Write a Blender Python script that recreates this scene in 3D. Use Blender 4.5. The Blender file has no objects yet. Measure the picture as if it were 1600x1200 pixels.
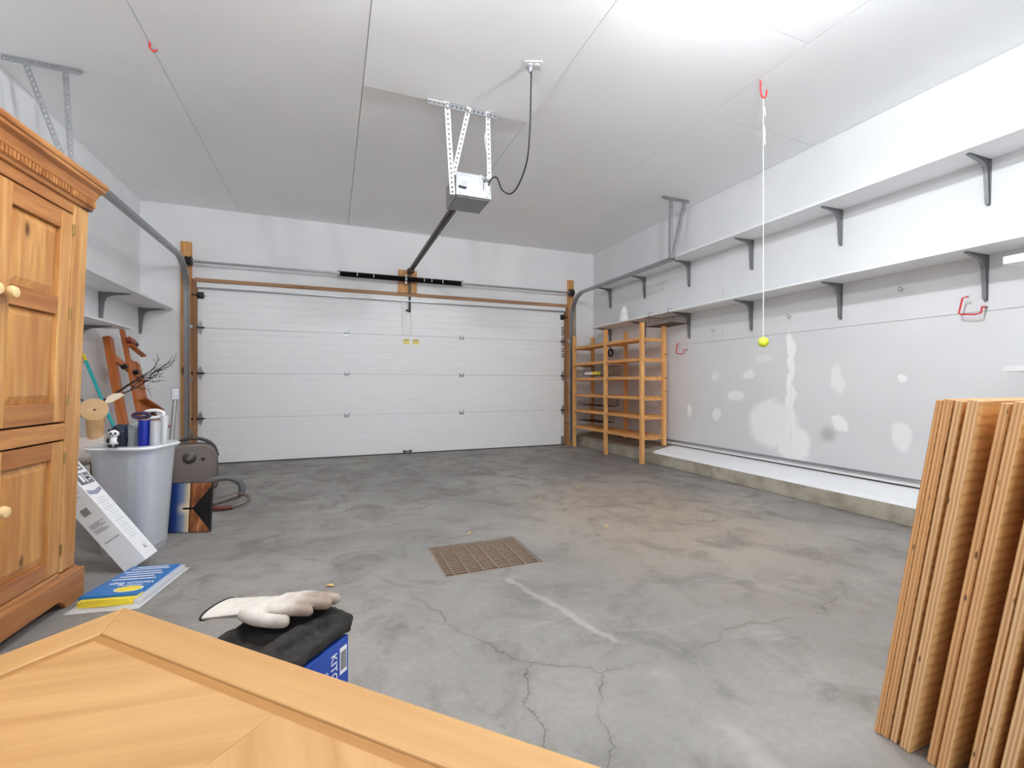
import bpy, bmesh, math, random
from mathutils import Vector, Matrix, Euler
random.seed(7)
scene = bpy.context.scene
col = scene.collection
PI = math.pi
R = math.radians

# ---------------------------------------------------------------- camera
cam_d = bpy.data.cameras.new('camera'); cam_d.sensor_width = 36; cam_d.lens = 16.02
cam_d.clip_start = .02; cam_d.clip_end = 60
cam = bpy.data.objects.new('camera', cam_d); col.objects.link(cam)
cam.location = (0, 0, .945); cam.rotation_euler = (R(90), 0, R(-21.6))
scene.camera = cam
# ---------------------------------------------------------------- world and exposure
w = bpy.data.worlds.new('world'); scene.world = w; w.use_nodes = True
w.node_tree.nodes['Background'].inputs[0].default_value = (.88, .94, 1, 1)
w.node_tree.nodes['Background'].inputs[1].default_value = 0.9
vs = scene.view_settings
vs.view_transform = 'Standard'; vs.look = 'None'; vs.gamma = 1; vs.use_curve_mapping = False
vs.exposure = 1.5
scene.cycles.max_bounces = 20; scene.cycles.diffuse_bounces = 16; scene.cycles.transparent_max_bounces = 12
LAMP_STRENGTH = 370.0
LAMP_POS = ((1.80, 1.36), (0.10, 1.42))
FILL_OPENINGS = ((-1.65, -.10, .95, 2.2), (.30, 1.25, 0.0, 2.05))     # unseen window and side door openings, added to let in fill light
for ox0_, ox1_, oz0_, oz1_ in FILL_OPENINGS:                           # portals only guide sampling of the fill daylight
    ld = bpy.data.lights.new('fill_portal', 'AREA'); ld.shape = 'RECTANGLE'; ld.size = ox1_-ox0_; ld.size_y = oz1_-oz0_
    ld.cycles.is_portal = True
    lo = bpy.data.objects.new('fill_portal', ld); col.objects.link(lo)
    lo.location = ((ox0_+ox1_)/2, -.95, (oz0_+oz1_)/2); lo.rotation_euler = (R(90), 0, R(180))

CEIL = 3.0; XL = -1.99; XR = 3.877; YF = 6.27; YB = -.9

# ---------------------------------------------------------------- material helpers
def srgb(r, g, b):
    f = lambda c: (c/12.92 if c <= .04045 else ((c+.055)/1.055)**2.4)
    return (f(r/255), f(g/255), f(b/255), 1)

class NT:
    def __init__(s, name):
        s.m = bpy.data.materials.new(name); s.m.use_nodes = True
        s.t = s.m.node_tree; s.b = s.t.nodes['Principled BSDF']
    def n(s, typ, **kw):
        x = s.t.nodes.new(typ)
        for k, v in kw.items():
            if k.startswith('i_'): x.inputs[k[2:].replace('_', ' ')].default_value = v
            else: setattr(x, k, v)
        return x
    def l(s, a, b): s.t.links.new(a, b)
    def math(s, op, a, b=None, c=None, clamp=False):
        x = s.n('ShaderNodeMath', operation=op, use_clamp=clamp)
        for i, v in enumerate((a, b, c)):
            if v is None: continue
            if isinstance(v, (int, float)): x.inputs[i].default_value = v
            else: s.l(v, x.inputs[i])
        return x.outputs[0]
    def vmath(s, op, a, b=None, sc=None):
        x = s.n('ShaderNodeVectorMath', operation=op)
        for i, v in enumerate((a, b)):
            if v is None: continue
            if isinstance(v, (tuple, list)): x.inputs[i].default_value = v
            else: s.l(v, x.inputs[i])
        if sc is not None:
            if isinstance(sc, (int, float)): x.inputs['Scale'].default_value = sc
            else: s.l(sc, x.inputs['Scale'])
        return x
    def mix(s, fac, a, b, mode='MIX'):
        x = s.n('ShaderNodeMix', data_type='RGBA', blend_type=mode)
        for sock, v in ((x.inputs[0], fac), (x.inputs[6], a), (x.inputs[7], b)):
            if isinstance(v, (int, float)): sock.default_value = v
            elif isinstance(v, tuple): sock.default_value = v
            else: s.l(v, sock)
        return x.outputs[2]
    def noise(s, vec, scale, detail=4, dist=0, rough=.55):
        x = s.n('ShaderNodeTexNoise'); x.inputs['Scale'].default_value = scale
        x.inputs['Detail'].default_value = detail; x.inputs['Distortion'].default_value = dist
        x.inputs['Roughness'].default_value = rough
        if vec is not None: s.l(vec, x.inputs['Vector'])
        return x
    def ramp(s, fac, stops):
        x = s.n('ShaderNodeValToRGB')
        e = x.color_ramp.elements
        while len(e) < len(stops): e.new(.5)
        for el, (p, c) in zip(e, stops): el.position = p; el.color = c
        s.l(fac, x.inputs[0]); return x.outputs[0]
    def smooth(s, v, a, b, lo=0., hi=1.):
        x = s.n('ShaderNodeMapRange', interpolation_type='SMOOTHSTEP')
        s.l(v, x.inputs[0])
        for i, q in enumerate((a, b, lo, hi)): x.inputs[i+1].default_value = q
        return x.outputs[0]
    def obj(s): return s.n('ShaderNodeTexCoord').outputs['Object']
    def base(s, v):
        if isinstance(v, tuple): s.b.inputs['Base Color'].default_value = v
        else: s.l(v, s.b.inputs['Base Color'])
    def bump(s, h, strength=.2, dist=.01):
        x = s.n('ShaderNodeBump'); x.inputs['Strength'].default_value = strength; x.inputs['Distance'].default_value = dist
        s.l(h, x.inputs['Height']); s.l(x.outputs[0], s.b.inputs['Normal'])

def plain(name, c, rough=.5, metal=0., var=.06, scale=9, coat=0.):
    k = NT(name); o = k.obj(); nz = k.noise(o, scale, 4)
    d = tuple(max(0, x*(1-var)) for x in c[:3])+(1,); li = tuple(min(1, x*(1+var)) for x in c[:3])+(1,)
    k.base(k.mix(nz.outputs[0], d, li)); k.b.inputs['Roughness'].default_value = rough
    k.b.inputs['Metallic'].default_value = metal
    if coat: k.b.inputs['Coat Weight'].default_value = coat
    return k.m

def wood(name, light, dark, axis='z', rough=.45, stretch=14, knots=0., scale=1., bump=.05, contrast=(.3, .7)):
    k = NT(name); o = k.obj()
    rnd = k.n('ShaderNodeObjectInfo').outputs['Random']
    off = k.vmath('SCALE', (3.1, 7.7, 5.3), None, rnd); off.inputs['Scale'].default_value = 1
    mul = k.math('MULTIPLY', rnd, 9.); k.l(mul, off.inputs['Scale'])
    p = k.vmath('ADD', o, off.outputs[0]).outputs[0]
    sc = [stretch*scale]*3; sc['xyz'.index(axis)] = 1.1*scale
    q = k.vmath('MULTIPLY', p, tuple(sc)).outputs[0]
    n1 = k.noise(q, 1.0, 5, .9).outputs[0]
    n2 = k.noise(k.vmath('MULTIPLY', p, tuple(v*5 for v in sc)).outputs[0], 1.0, 3, .2).outputs[0]
    mid = tuple((a+b)/2 for a, b in zip(light, dark))
    c = k.ramp(n1, [(contrast[0], dark), (.5, mid), (contrast[1], light)])
    c = k.mix(k.smooth(n2, .35, .7, 0, .35), c, dark)
    if knots:
        sk = [5.5]*3; sk['xyz'.index(axis)] = 2.6
        v = k.n('ShaderNodeTexVoronoi'); v.inputs['Randomness'].default_value = 1
        v.inputs['Scale'].default_value = knots
        k.l(k.vmath('MULTIPLY', p, tuple(sk)).outputs[0], v.inputs['Vector'])
        m = k.smooth(v.outputs['Distance'], .05, .13, .95, 0)
        sel = k.n('ShaderNodeSeparateColor'); k.l(v.outputs['Color'], sel.inputs[0])
        m = k.math('MULTIPLY', m, k.math('GREATER_THAN', sel.outputs[0], .45))
        c = k.mix(m, c, srgb(92, 50, 26))
    k.base(c); k.b.inputs['Roughness'].default_value = rough
    k.bump(n2, bump, .003)
    return k.m

M = {}
def paint(name, c, var=.03):
    k = NT(name); o = k.obj()
    a = k.noise(o, 1.3, 4).outputs[0]; b = k.noise(o, 55, 3).outputs[0]
    d = tuple(x*(1-2*var) for x in c[:3])+(1,)
    k.base(k.mix(k.smooth(a, .3, .7), d, c)); k.b.inputs['Roughness'].default_value = .75
    k.bump(b, .06, .003)
    return k
M['wall'] = paint('wall_paint', srgb(240, 241, 243)).m
M['ceil'] = paint('ceiling_paint', srgb(247, 248, 249), .015).m
M['seam'] = plain('seam_compound', srgb(170, 170, 170), .9)
M['door'] = plain('door_white', srgb(244, 245, 246), .45, 0, .01)
M['shelfwhite'] = plain('shelf_white', srgb(232, 233, 234), .5, 0, .02)
M['bracket'] = plain('bracket_grey', srgb(138, 139, 142), .4, .35)
M['galv'] = plain('galvanised', srgb(176, 178, 181), .35, .75, .15, 30)
M['white_metal'] = plain('strap_white', srgb(235, 236, 238), .45, .1)
M['dark_metal'] = plain('dark_metal', srgb(60, 58, 56), .4, .7, .2)
M['track'] = plain('track_steel', srgb(158, 159, 161), .35, .75, .2, 20)
M['black'] = plain('black_plastic', srgb(24, 24, 25), .4)
M['spring'] = plain('spring_black', srgb(34, 32, 31), .4, .4)
M['brownrail'] = plain('rail_brown', srgb(78, 66, 58), .45, .3)
M['post'] = wood('post_lumber', srgb(232, 182, 118), srgb(190, 130, 72), 'z', .7, 16, .7)
M['post_dark'] = wood('jamb_lumber', srgb(176, 128, 88), srgb(130, 92, 62), 'z', .7, 16)
M['header'] = wood('header_lumber', srgb(194, 152, 116), srgb(146, 108, 80), 'x', .7, 16)
M['board'] = wood('pad_board', srgb(232, 180, 122), srgb(196, 140, 86), 'z', .7, 10)
M['shelfwood_z'] = wood('shelf_unit_post', srgb(242, 192, 124), srgb(214, 150, 84), 'z', .55, 16, .6)
M['shelfwood_y'] = wood('shelf_unit_board', srgb(238, 184, 114), srgb(204, 140, 76), 'y', .55, 16)
M['pine'] = wood('pine_stile', srgb(222, 174, 110), srgb(170, 108, 54), 'z', .36, 13, .9, contrast=(.28, .66))
M['pine_h'] = wood('pine_rail', srgb(202, 144, 86), srgb(146, 86, 44), 'y', .36, 13, .9, contrast=(.28, .68))
M['pine_p'] = wood('pine_panel', srgb(220, 170, 104), srgb(164, 102, 50), 'z', .36, 11, 1.1, contrast=(.28, .68))
M['knob'] = plain('pine_knob', srgb(238, 205, 150), .3)
M['gap'] = plain('gap_shadow_board', srgb(70, 38, 20), .8)
M['brass'] = plain('hinge_brass', srgb(168, 140, 90), .35, .8)
M['oak_a'] = wood('oak_veneer', srgb(230, 178, 108), srgb(206, 148, 82), 'x', .4, 22, contrast=(.2, .8))
M['oak_b'] = wood('oak_frame', srgb(228, 174, 104), srgb(208, 150, 82), 'x', .4, 24, contrast=(.2, .8))
M['oak_groove'] = wood('oak_groove', srgb(178, 130, 74), srgb(158, 110, 58), 'x', .45, 24)
M['easel'] = wood('easel_beech', srgb(206, 122, 58), srgb(160, 82, 34), 'z', .42, 14)
M['grate'] = plain('grate_rust', srgb(142, 122, 106), .8, .2, .25, 40)
M['dirt'] = plain('sediment', srgb(92, 78, 68), .95, 0, .3, 18)
M['white'] = plain('white_plastic', srgb(238, 238, 238), .4, 0, .02)
M['red'] = plain('red_vinyl', srgb(205, 60, 62), .4)
M['ink'] = plain('print_ink', srgb(60, 60, 62), .6)
M['ink_white'] = plain('print_white', srgb(245, 246, 248), .5, 0, .01)
M['string'] = plain('string_white', srgb(246, 246, 246), .8)
M['leaf'] = plain('dry_leaf', srgb(214, 176, 110), .8, 0, .25)
M['taupe'] = plain('vacuum_taupe', srgb(112, 101, 95), .35, .2, .06)
M['taupe_d'] = plain('vacuum_dark', srgb(58, 52, 50), .35)
M['maroon'] = plain('vacuum_maroon', srgb(104, 40, 38), .35)
M['hose'] = plain('hose_grey', srgb(112, 110, 112), .45)
M['bluebox'] = plain('carton_blue', srgb(34, 74, 168), .45, 0, .04)
M['card'] = plain('cardboard', srgb(178, 146, 112), .8)
M['teal'] = plain('teal_handle', srgb(44, 176, 178), .35)
M['yellow'] = plain('yellow', srgb(236, 214, 66), .5)
M['yellow_card'] = plain('yellow_sticker', srgb(238, 226, 130), .6)
M['bluebag'] = plain('bag_blue', srgb(34, 112, 184), .3, 0, .08)
M['navy'] = plain('navy_cloth', srgb(38, 44, 62), .9, 0, .25)
M['greycloth'] = plain('grey_cloth', srgb(158, 166, 168), .9, 0, .3, 30)
M['roll_blue'] = plain('roll_blue', srgb(22, 44, 160), .25, 0, .04, coat=.4)
M['roll_silver'] = plain('roll_silver', srgb(206, 208, 216), .25, .2, .1)
M['towel'] = plain('towel_black', srgb(40, 37, 35), 1.0, 0, .5, 120)
M['bark'] = plain('birch_bark', srgb(206, 196, 186), .9, 0, .35, 14)
M['logend'] = wood('log_end', srgb(232, 196, 150), srgb(206, 160, 110), 'y', .8, 6)
M['twig'] = plain('twig', srgb(52, 44, 44), .9)
M['ear'] = plain('ear_wood', srgb(240, 226, 200), .7)
M['boxwhite'] = plain('box_white', srgb(238, 239, 241), .5, 0, .01)
M['ball'] = plain('tennis_felt', srgb(218, 226, 70), .95, 0, .12, 60)
M['curb'] = None

def m_glass_plastic(name, c, alpha):
    k = NT(name); k.base(c); k.b.inputs['Roughness'].default_value = .3
    k.b.inputs['Alpha'].default_value = alpha; k.b.inputs['Transmission Weight'].default_value = .0
    return k.m
M['tote'] = m_glass_plastic('tote_translucent', srgb(226, 231, 236), .46)
M['film'] = m_glass_plastic('clear_film', srgb(236, 238, 240), .6)

def m_glove():
    k = NT('glove_leather'); o = k.obj()
    s = k.n('ShaderNodeSeparateXYZ'); k.l(o, s.inputs[0])
    f = k.noise(o, 26, 4).outputs[0]
    grime = k.math('ADD', k.smooth(s.outputs[0], .10, .20), k.math('MULTIPLY', k.math('SUBTRACT', f, .5), 1.2), clamp=True)
    k.base(k.mix(grime, srgb(206, 199, 190), srgb(140, 122, 110))); k.b.inputs['Roughness'].default_value = .8
    k.bump(f, .4, .004); return k.m
M['glove'] = m_glove()

def m_ply():
    k = NT('plywood'); o = k.obj(); s = k.n('ShaderNodeSeparateXYZ'); k.l(o, s.inputs[0])
    g = k.n('ShaderNodeTexCoord')
    rnd = k.n('ShaderNodeObjectInfo').outputs['Random']
    off = k.vmath('SCALE', (4., 6., 9.)); k.l(rnd, off.inputs['Scale'])
    p = k.vmath('ADD', o, off.outputs[0]).outputs[0]
    # plies: bands through the thickness (local y)
    yy = k.math('ADD', s.outputs[1], k.math('MULTIPLY', k.math('SUBTRACT', k.noise(p, 7, 3).outputs[0], .5), .0035))
    band = k.math('FRACT', k.math('MULTIPLY', yy, 1/.0076))
    ply = k.smooth(k.math('ABSOLUTE', k.math('SUBTRACT', band, .5)), .16, .3)
    fib = k.noise(k.vmath('MULTIPLY', p, (60, 160, 2)).outputs[0], 1, 4).outputs[0]
    edge = k.mix(ply, srgb(226, 190, 144), srgb(198, 152, 106))
    edge = k.mix(k.smooth(fib, .45, .8, 0, .35), edge, srgb(170, 116, 70))
    tint = k.mix(k.math('FRACT', k.math('MULTIPLY', rnd, 7.3)), srgb(236, 200, 150), srgb(255, 255, 255))
    edge = k.mix(.85, edge, tint, 'MULTIPLY')
    # face: cathedral grain
    q = k.vmath('MULTIPLY', p, (4.0, 4.0, 5.5)).outputs[0]
    wv = k.n('ShaderNodeTexWave', wave_type='RINGS'); wv.inputs['Scale'].default_value = 2.2
    wv.inputs['Distortion'].default_value = 5; wv.inputs['Detail'].default_value = 2; k.l(q, wv.inputs['Vector'])
    face = k.mix(k.smooth(wv.outputs[1], .0, .5, .55, 0), srgb(222, 178, 118), srgb(184, 134, 80))
    vo = k.n('ShaderNodeTexVoronoi'); vo.inputs['Scale'].default_value = 5
    k.l(k.vmath('MULTIPLY', p, (1.6, .01, 1)).outputs[0], vo.inputs['Vector'])
    face = k.mix(k.smooth(vo.outputs['Distance'], .05, .1, .8, 0), face, srgb(140, 86, 44))
    nrm = k.n('ShaderNodeSeparateXYZ'); k.l(g.outputs['Normal'], nrm.inputs[0])
    isface = k.math('GREATER_THAN', k.math('ABSOLUTE', nrm.outputs[1]), .7)
    vv = k.n('ShaderNodeTexVoronoi'); vv.inputs['Scale'].default_value = 1
    k.l(k.vmath('MULTIPLY', p, (20, 40, 11)).outputs[0], vv.inputs['Vector'])
    edge = k.mix(k.smooth(vv.outputs['Distance'], .06, .14, .85, 0), edge, srgb(60, 34, 20))
    k.base(k.mix(isface, edge, face)); k.b.inputs['Roughness'].default_value = .6
    k.bump(fib, .25, .002); return k.m
M['ply'] = m_ply()

def seg_dist(k, p, a, b):
    ba = (b[0]-a[0], b[1]-a[1], 0); L2 = ba[0]**2+ba[1]**2
    pa = k.vmath('SUBTRACT', p, (a[0], a[1], 0)).outputs[0]
    h = k.math('MULTIPLY', k.vmath('DOT_PRODUCT', pa, ba).outputs['Value'], 1/L2, clamp=True)
    pr = k.vmath('SCALE', ba); k.l(h, pr.inputs['Scale'])
    return k.vmath('LENGTH', k.vmath('SUBTRACT', pa, pr.outputs[0]).outputs[0]).outputs['Value']

def m_floor():
    k = NT('concrete_floor'); o = k.obj()
    flat = k.vmath('MULTIPLY', o, (1, 1, 0)).outputs[0]
    n1 = k.noise(flat, .8, 6, .4).outputs[0]; n2 = k.noise(flat, 3.2, 8, .8, .65).outputs[0]; n3 = k.noise(flat, 40, 4).outputs[0]
    st = k.vmath('MULTIPLY', flat, (1.2, 4, 1)).outputs[0]
    n4 = k.noise(st, 2.2, 6, 1.2, .6).outputs[0]
    c = k.mix(k.smooth(n1, .35, .65), srgb(130, 127, 124), srgb(152, 148, 143))
    # tan wash across the middle bay right of the drain
    tan = k.vmath('LENGTH', k.vmath('MULTIPLY', k.vmath('SUBTRACT', flat, (2.15, 2.7, 0)).outputs[0], (.75, .55, 0)).outputs[0]).outputs['Value']
    tm = k.math('MULTIPLY', k.smooth(k.math('ADD', tan, k.math('MULTIPLY', n4, .8)), .5, 1.5, 1, 0), .75)
    c = k.mix(tm, c, srgb(160, 143, 125))
    c = k.mix(k.smooth(n2, .46, .70, 0, .7), c, srgb(104, 100, 97))
    c = k.mix(k.smooth(n4, .55, .8, 0, .5), c, srgb(172, 167, 162))
    dv = k.math('MULTIPLY', k.smooth(k.noise(flat, 1.7, 5, .5).outputs[0], .55, .75), .45)
    c = k.mix(dv, c, srgb(98, 92, 88))
    c = k.mix(k.smooth(n3, .3, .7, .18, 0), c, srgb(96, 94, 92))
    # cracks
    w1 = k.vmath('SUBTRACT', k.noise(flat, 5, 5, 0, .6).outputs['Color'], (.5, .5, .5)).outputs[0]
    w1 = k.vmath('MULTIPLY', w1, (.16, .16, 0)).outputs[0]
    p = k.vmath('ADD', flat, w1).outputs[0]
    lines = [[(-.75, 3.4), (-.33, 2.92), (.24, 2.32), (.487, 1.616), (.62, 1.43), (.815, 1.268)],
             [(.815, 1.268), (1.1, 1.267), (1.527, 1.325), (1.88, 1.28), (2.257, 1.4), (2.5, 1.8)],
             [(.62, 1.43), (.55, 1.25), (.49, .9)], [(.815, 1.268), (.7, 1.1), (.62, .8)],
             [(-.6, 4.5), (.21, 4.05), (.89, 3.67), (1.7, 3.4), (2.42, 3.18), (3.5, 3.0)],
             [(2.0, 3.3), (1.642, 2.72), (1.545, 2.4)]]
    d = None
    for ln in lines:
        for a, b in zip(ln, ln[1:]):
            s = seg_dist(k, p, a, b); d = s if d is None else k.math('MINIMUM', d, s)
    br = k.smooth(k.noise(flat, 2.3, 4).outputs[0], .38, .62, .12, 1.)
    c = k.mix(k.math('MULTIPLY', k.smooth(d, .0, .03, .22, 0), br), c, srgb(100, 95, 92))
    c = k.mix(k.math('MULTIPLY', k.smooth(d, .0008, .0034, .7, 0), br), c, srgb(62, 56, 52))
    # pale scrape running from the drain
    sc = None
    for a, b in zip([(.80, 2.05), (.86, 1.86), (.94, 1.507)], [(.86, 1.86), (.94, 1.507), (.97, 1.42)]):
        s = seg_dist(k, p, a, b); sc = s if sc is None else k.math('MINIMUM', sc, s)
    c = k.mix(k.smooth(sc, .0, .03, .3, 0), c, srgb(208, 202, 196))
    s2 = seg_dist(k, p, (1.0, 1.2), (1.0, .8))
    c = k.mix(k.math('MULTIPLY', k.smooth(s2, .0, .06, .25, 0), br), c, srgb(206, 202, 198))
    k.base(c); k.l(k.smooth(n2, .3, .7, .45, .7), k.b.inputs['Roughness'])
    k.bump(n3, .12, .004); return k.m
M['floor'] = m_floor()

def m_curb():
    k = NT('curb_concrete'); o = k.obj()
    a = k.noise(o, 6, 6).outputs[0]; b = k.noise(o, 60, 3).outputs[0]
    c = k.mix(k.smooth(a, .3, .7), srgb(150, 142, 126), srgb(184, 178, 164))
    c = k.mix(k.smooth(b, .6, .75, 0, .6), c, srgb(104, 98, 88))
    k.base(c); k.b.inputs['Roughness'].default_value = .9; k.bump(b, .4, .006); return k.m
M['curb'] = m_curb()

def m_spackle():
    k = paint('patched_drywall', srgb(224, 225, 227)); o = k.obj()
    old = k.b.inputs['Base Color'].links[0].from_socket
    wz = k.vmath('MULTIPLY', k.vmath('SUBTRACT', k.noise(o, 6, 5).outputs['Color'], (.5, .5, .5)).outputs[0], (0, .14, .14)).outputs[0]
    p = k.vmath('ADD', o, wz).outputs[0]
    mask = None
    for (y, z, ry, rz, s) in ((3.79, 1.03, .06, .05, .5), (3.37, 1.04, .06, .04, .7), (3.52, .83, .10, .06, .7), (4.18, .64, .03, .07, .9),
                           (3.77, .63, .05, .07, .7), (3.10, .56, .27, .24, .75), (2.90, .40, .16, .2, .8), (2.919, 1.15, .035, .28, 1.), (2.92, .75, .04, .3, .9),
                           (2.5, .98, .05, .13, .5), (2.48, .62, .07, .06, .8), (2.05, .99, .03, .03, .8), (2.06, .56, .07, .1, .6), (3.2, 1.2, .1, .05, .3)):
        v = k.vmath('MULTIPLY', k.vmath('SUBTRACT', p, (0, y, z)).outputs[0], (0, 1/ry, 1/rz)).outputs[0]
        m = k.smooth(k.vmath('LENGTH', v).outputs['Value'], .75, 1.15, s, 0)
        mask = m if mask is None else k.math('MAXIMUM', mask, m)
    c = k.mix(mask, old, srgb(250, 250, 250))
    v = k.vmath('MULTIPLY', k.vmath('SUBTRACT', o, (0, 2.575, .526)).outputs[0], (0, 12, 12)).outputs[0]
    c = k.mix(k.smooth(k.vmath('LENGTH', v).outputs['Value'], .2, 1.1, .35, 0), c, srgb(130, 130, 132))
    k.base(c); return k.m
M['patched'] = m_spackle()

def m_picture():
    k = NT('sunset_print'); o = k.obj(); s = k.n('ShaderNodeSeparateXYZ'); k.l(o, s.inputs[0])
    x, z = s.outputs[0], s.outputs[2]             # local x -.18 .. .18, z 0 .. .31
    t = k.math('MULTIPLY', k.math('ADD', x, .18), 1/.36)
    zc = k.math('ABSOLUTE', k.math('SUBTRACT', z, .15))
    nz = k.noise(k.vmath('MULTIPLY', o, (30, 1, 8)).outputs[0], 1.0, 5).outputs[0]
    sky = k.ramp(t, [(.15, srgb(10, 26, 70)), (.27, srgb(28, 60, 124)), (.38, srgb(120, 136, 164)), (.49, srgb(236, 208, 158))])
    water = k.ramp(nz, [(.3, srgb(70, 34, 18)), (.55, srgb(150, 88, 52)), (.75, srgb(214, 150, 100))])
    glow = k.math('MULTIPLY', k.smooth(zc, .0, .05, .7, 0), k.smooth(t, .25, .42))
    sky = k.mix(glow, sky, srgb(250, 228, 184))
    c = k.mix(k.math('GREATER_THAN', t, .495), sky, water)
    c = k.mix(k.smooth(k.math('ABSOLUTE', k.math('SUBTRACT', t, .50)), .006, .02, .8, 0), c, srgb(40, 22, 14))
    dock = k.math('LESS_THAN', k.math('SUBTRACT', zc, k.math('MULTIPLY', k.math('SUBTRACT', t, .54), .46)), 0.)
    dock = k.math('MULTIPLY', dock, k.math('GREATER_THAN', t, .54))
    pole = k.math('MULTIPLY', k.math('LESS_THAN', zc, .006), k.math('MULTIPLY', k.math('GREATER_THAN', t, .38), k.math('LESS_THAN', t, .58)))
    c = k.mix(k.math('MAXIMUM', dock, pole), c, srgb(12, 8, 8))
    k.base(c); k.b.inputs['Roughness'].default_value = .3; return k.m
M['picture'] = m_picture()

def m_emit(name, c, s):
    k = NT(name); k.b.inputs['Emission Color'].default_value = c; k.b.inputs['Emission Strength'].default_value = s
    k.base(c); return k.m
M['bulb'] = m_emit('bulb_glow', (.93, .972, 1.0, 1), LAMP_STRENGTH)

# ---------------------------------------------------------------- mesh helpers
class MB:
    def __init__(s): s.v = []; s.f = []
    def add(s, vs, fs):
        o = len(s.v); s.v += [tuple(v) for v in vs]; s.f += [tuple(i+o for i in f) for f in fs]; return s
    def box(s, x0, y0, z0, x1, y1, z1):
        return s.add([(x0, y0, z0), (x1, y0, z0), (x1, y1, z0), (x0, y1, z0), (x0, y0, z1), (x1, y0, z1), (x1, y1, z1), (x0, y1, z1)],
                     [(0, 3, 2, 1), (4, 5, 6, 7), (0, 1, 5, 4), (1, 2, 6, 5), (2, 3, 7, 6), (3, 0, 4, 7)])
    def bar(s, a, b, wd, th, up=(0, 0, 1)):
        a, b = Vector(a), Vector(b); d = (b-a).normalized(); up = Vector(up)
        if abs(d.dot(up)) > .95: up = Vector((1, 0, 0))
        sd = d.cross(up).normalized(); u = sd.cross(d)
        q = []
        for e in (a, b):
            for i, j in ((-1, -1), (1, -1), (1, 1), (-1, 1)): q.append(e+sd*(i*wd/2)+u*(j*th/2))
        return s.add(q, [(0, 3, 2, 1), (4, 5, 6, 7), (0, 1, 5, 4), (1, 2, 6, 5), (2, 3, 7, 6), (3, 0, 4, 7)])
    def tube(s, pts, r, n=10, closed=False, cap=True):
        pts = [Vector(p) for p in pts]; N = len(pts); rr = r if isinstance(r, (list, tuple)) else [r]*N
        ref = None; rings = []
        for i, p in enumerate(pts):
            a = pts[(i-1) % N] if (closed or i > 0) else p
            b = pts[(i+1) % N] if (closed or i < N-1) else p
            t = (b-a).normalized()
            if ref is None:
                ref = Vector((0, 0, 1)) if abs(t.z) < .9 else Vector((1, 0, 0))
            ref = (ref-t*ref.dot(t)).normalized(); bi = t.cross(ref)
            rings.append([p+(ref*math.cos(2*PI*k/n)+bi*math.sin(2*PI*k/n))*rr[i] for k in range(n)])
        vs = [v for g in rings for v in g]; fs = []
        for i in range(N if closed else N-1):
            j = (i+1) % N
            for k in range(n): fs.append((i*n+k, i*n+(k+1) % n, j*n+(k+1) % n, j*n+k))
        if cap and not closed: fs += [tuple(range(n-1, -1, -1)), tuple(range((N-1)*n, N*n))]
        return s.add(vs, fs)
    def lathe(s, prof, c=(0, 0, 0), axis='z', n=20):
        vs = []; fs = []; m = len(prof)
        for (r, h) in prof:
            for k in range(n):
                a = 2*PI*k/n; x, y = r*math.cos(a), r*math.sin(a)
                vs.append({'z': (c[0]+x, c[1]+y, c[2]+h), 'x': (c[0]+h, c[1]+x, c[2]+y), 'y': (c[0]+x, c[1]+h, c[2]+y)}[axis])
        for i in range(m-1):
            for k in range(n): fs.append((i*n+k, i*n+(k+1) % n, (i+1)*n+(k+1) % n, (i+1)*n+k))
        fs += [tuple(range(n)), tuple(range((m-1)*n, m*n))]
        return s.add(vs, fs)
    def prism(s, poly, a0, a1, axis='y'):
        # poly in the two other axes in xyz order
        n = len(poly); vs = []
        for h in (a0, a1):
            for (p, q) in poly: vs.append({'x': (h, p, q), 'y': (p, h, q), 'z': (p, q, h)}[axis])
        fs = [tuple(range(n)), tuple(range(2*n-1, n-1, -1))]+[(i, (i+1) % n, n+(i+1) % n, n+i) for i in range(n)]
        return s.add(vs, fs)
    def sphere(s, c, r, n=14, m=9):
        rx, ry, rz = (r, r, r) if isinstance(r, (int, float)) else r
        prof = [(math.sin(PI*i/m), -math.cos(PI*i/m)) for i in range(1, m)]
        vs = [(c[0]+rx*a*math.cos(2*PI*k/n), c[1]+ry*a*math.sin(2*PI*k/n), c[2]+rz*h) for a, h in prof for k in range(n)]
        fs = [(i*n+k, i*n+(k+1) % n, (i+1)*n+(k+1) % n, (i+1)*n+k) for i in range(m-2) for k in range(n)]
        b = len(vs); vs += [(c[0], c[1], c[2]-rz), (c[0], c[1], c[2]+rz)]
        fs += [(b, (k+1) % n, k) for k in range(n)]+[(b+1, (m-2)*n+k, (m-2)*n+(k+1) % n) for k in range(n)]
        return s.add(vs, fs)
    def sweep(s, pts, prof, side=(1, 0, 0)):
        # prof: (a along side, b along in-plane normal)
        pts = [Vector(p) for p in pts]; side = Vector(side); n = len(prof); vs = []
        for i, p in enumerate(pts):
            t = (pts[min(i+1, len(pts)-1)]-pts[max(i-1, 0)]).normalized(); nn = t.cross(side).normalized()
            vs += [p+side*a+nn*b for a, b in prof]
        N = len(pts)
        fs = [(i*n+k, i*n+(k+1) % n, (i+1)*n+(k+1) % n, (i+1)*n+k) for i in range(N-1) for k in range(n)]
        fs += [tuple(range(n)), tuple(range((N-1)*n, N*n))]
        return s.add(vs, fs)
    def mesh(s, name, mat, smooth=False):
        me = bpy.data.meshes.new(name); me.from_pydata(s.v, [], s.f)
        b = bmesh.new(); b.from_mesh(me); bmesh.ops.recalc_face_normals(b, faces=b.faces); b.to_mesh(me); b.free()
        if mat is not None: me.materials.append(mat)
        if smooth:
            for p in me.polygons: p.use_smooth = True
            try: me.set_sharp_from_angle(angle=R(38))
            except Exception: pass
        return me
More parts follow.
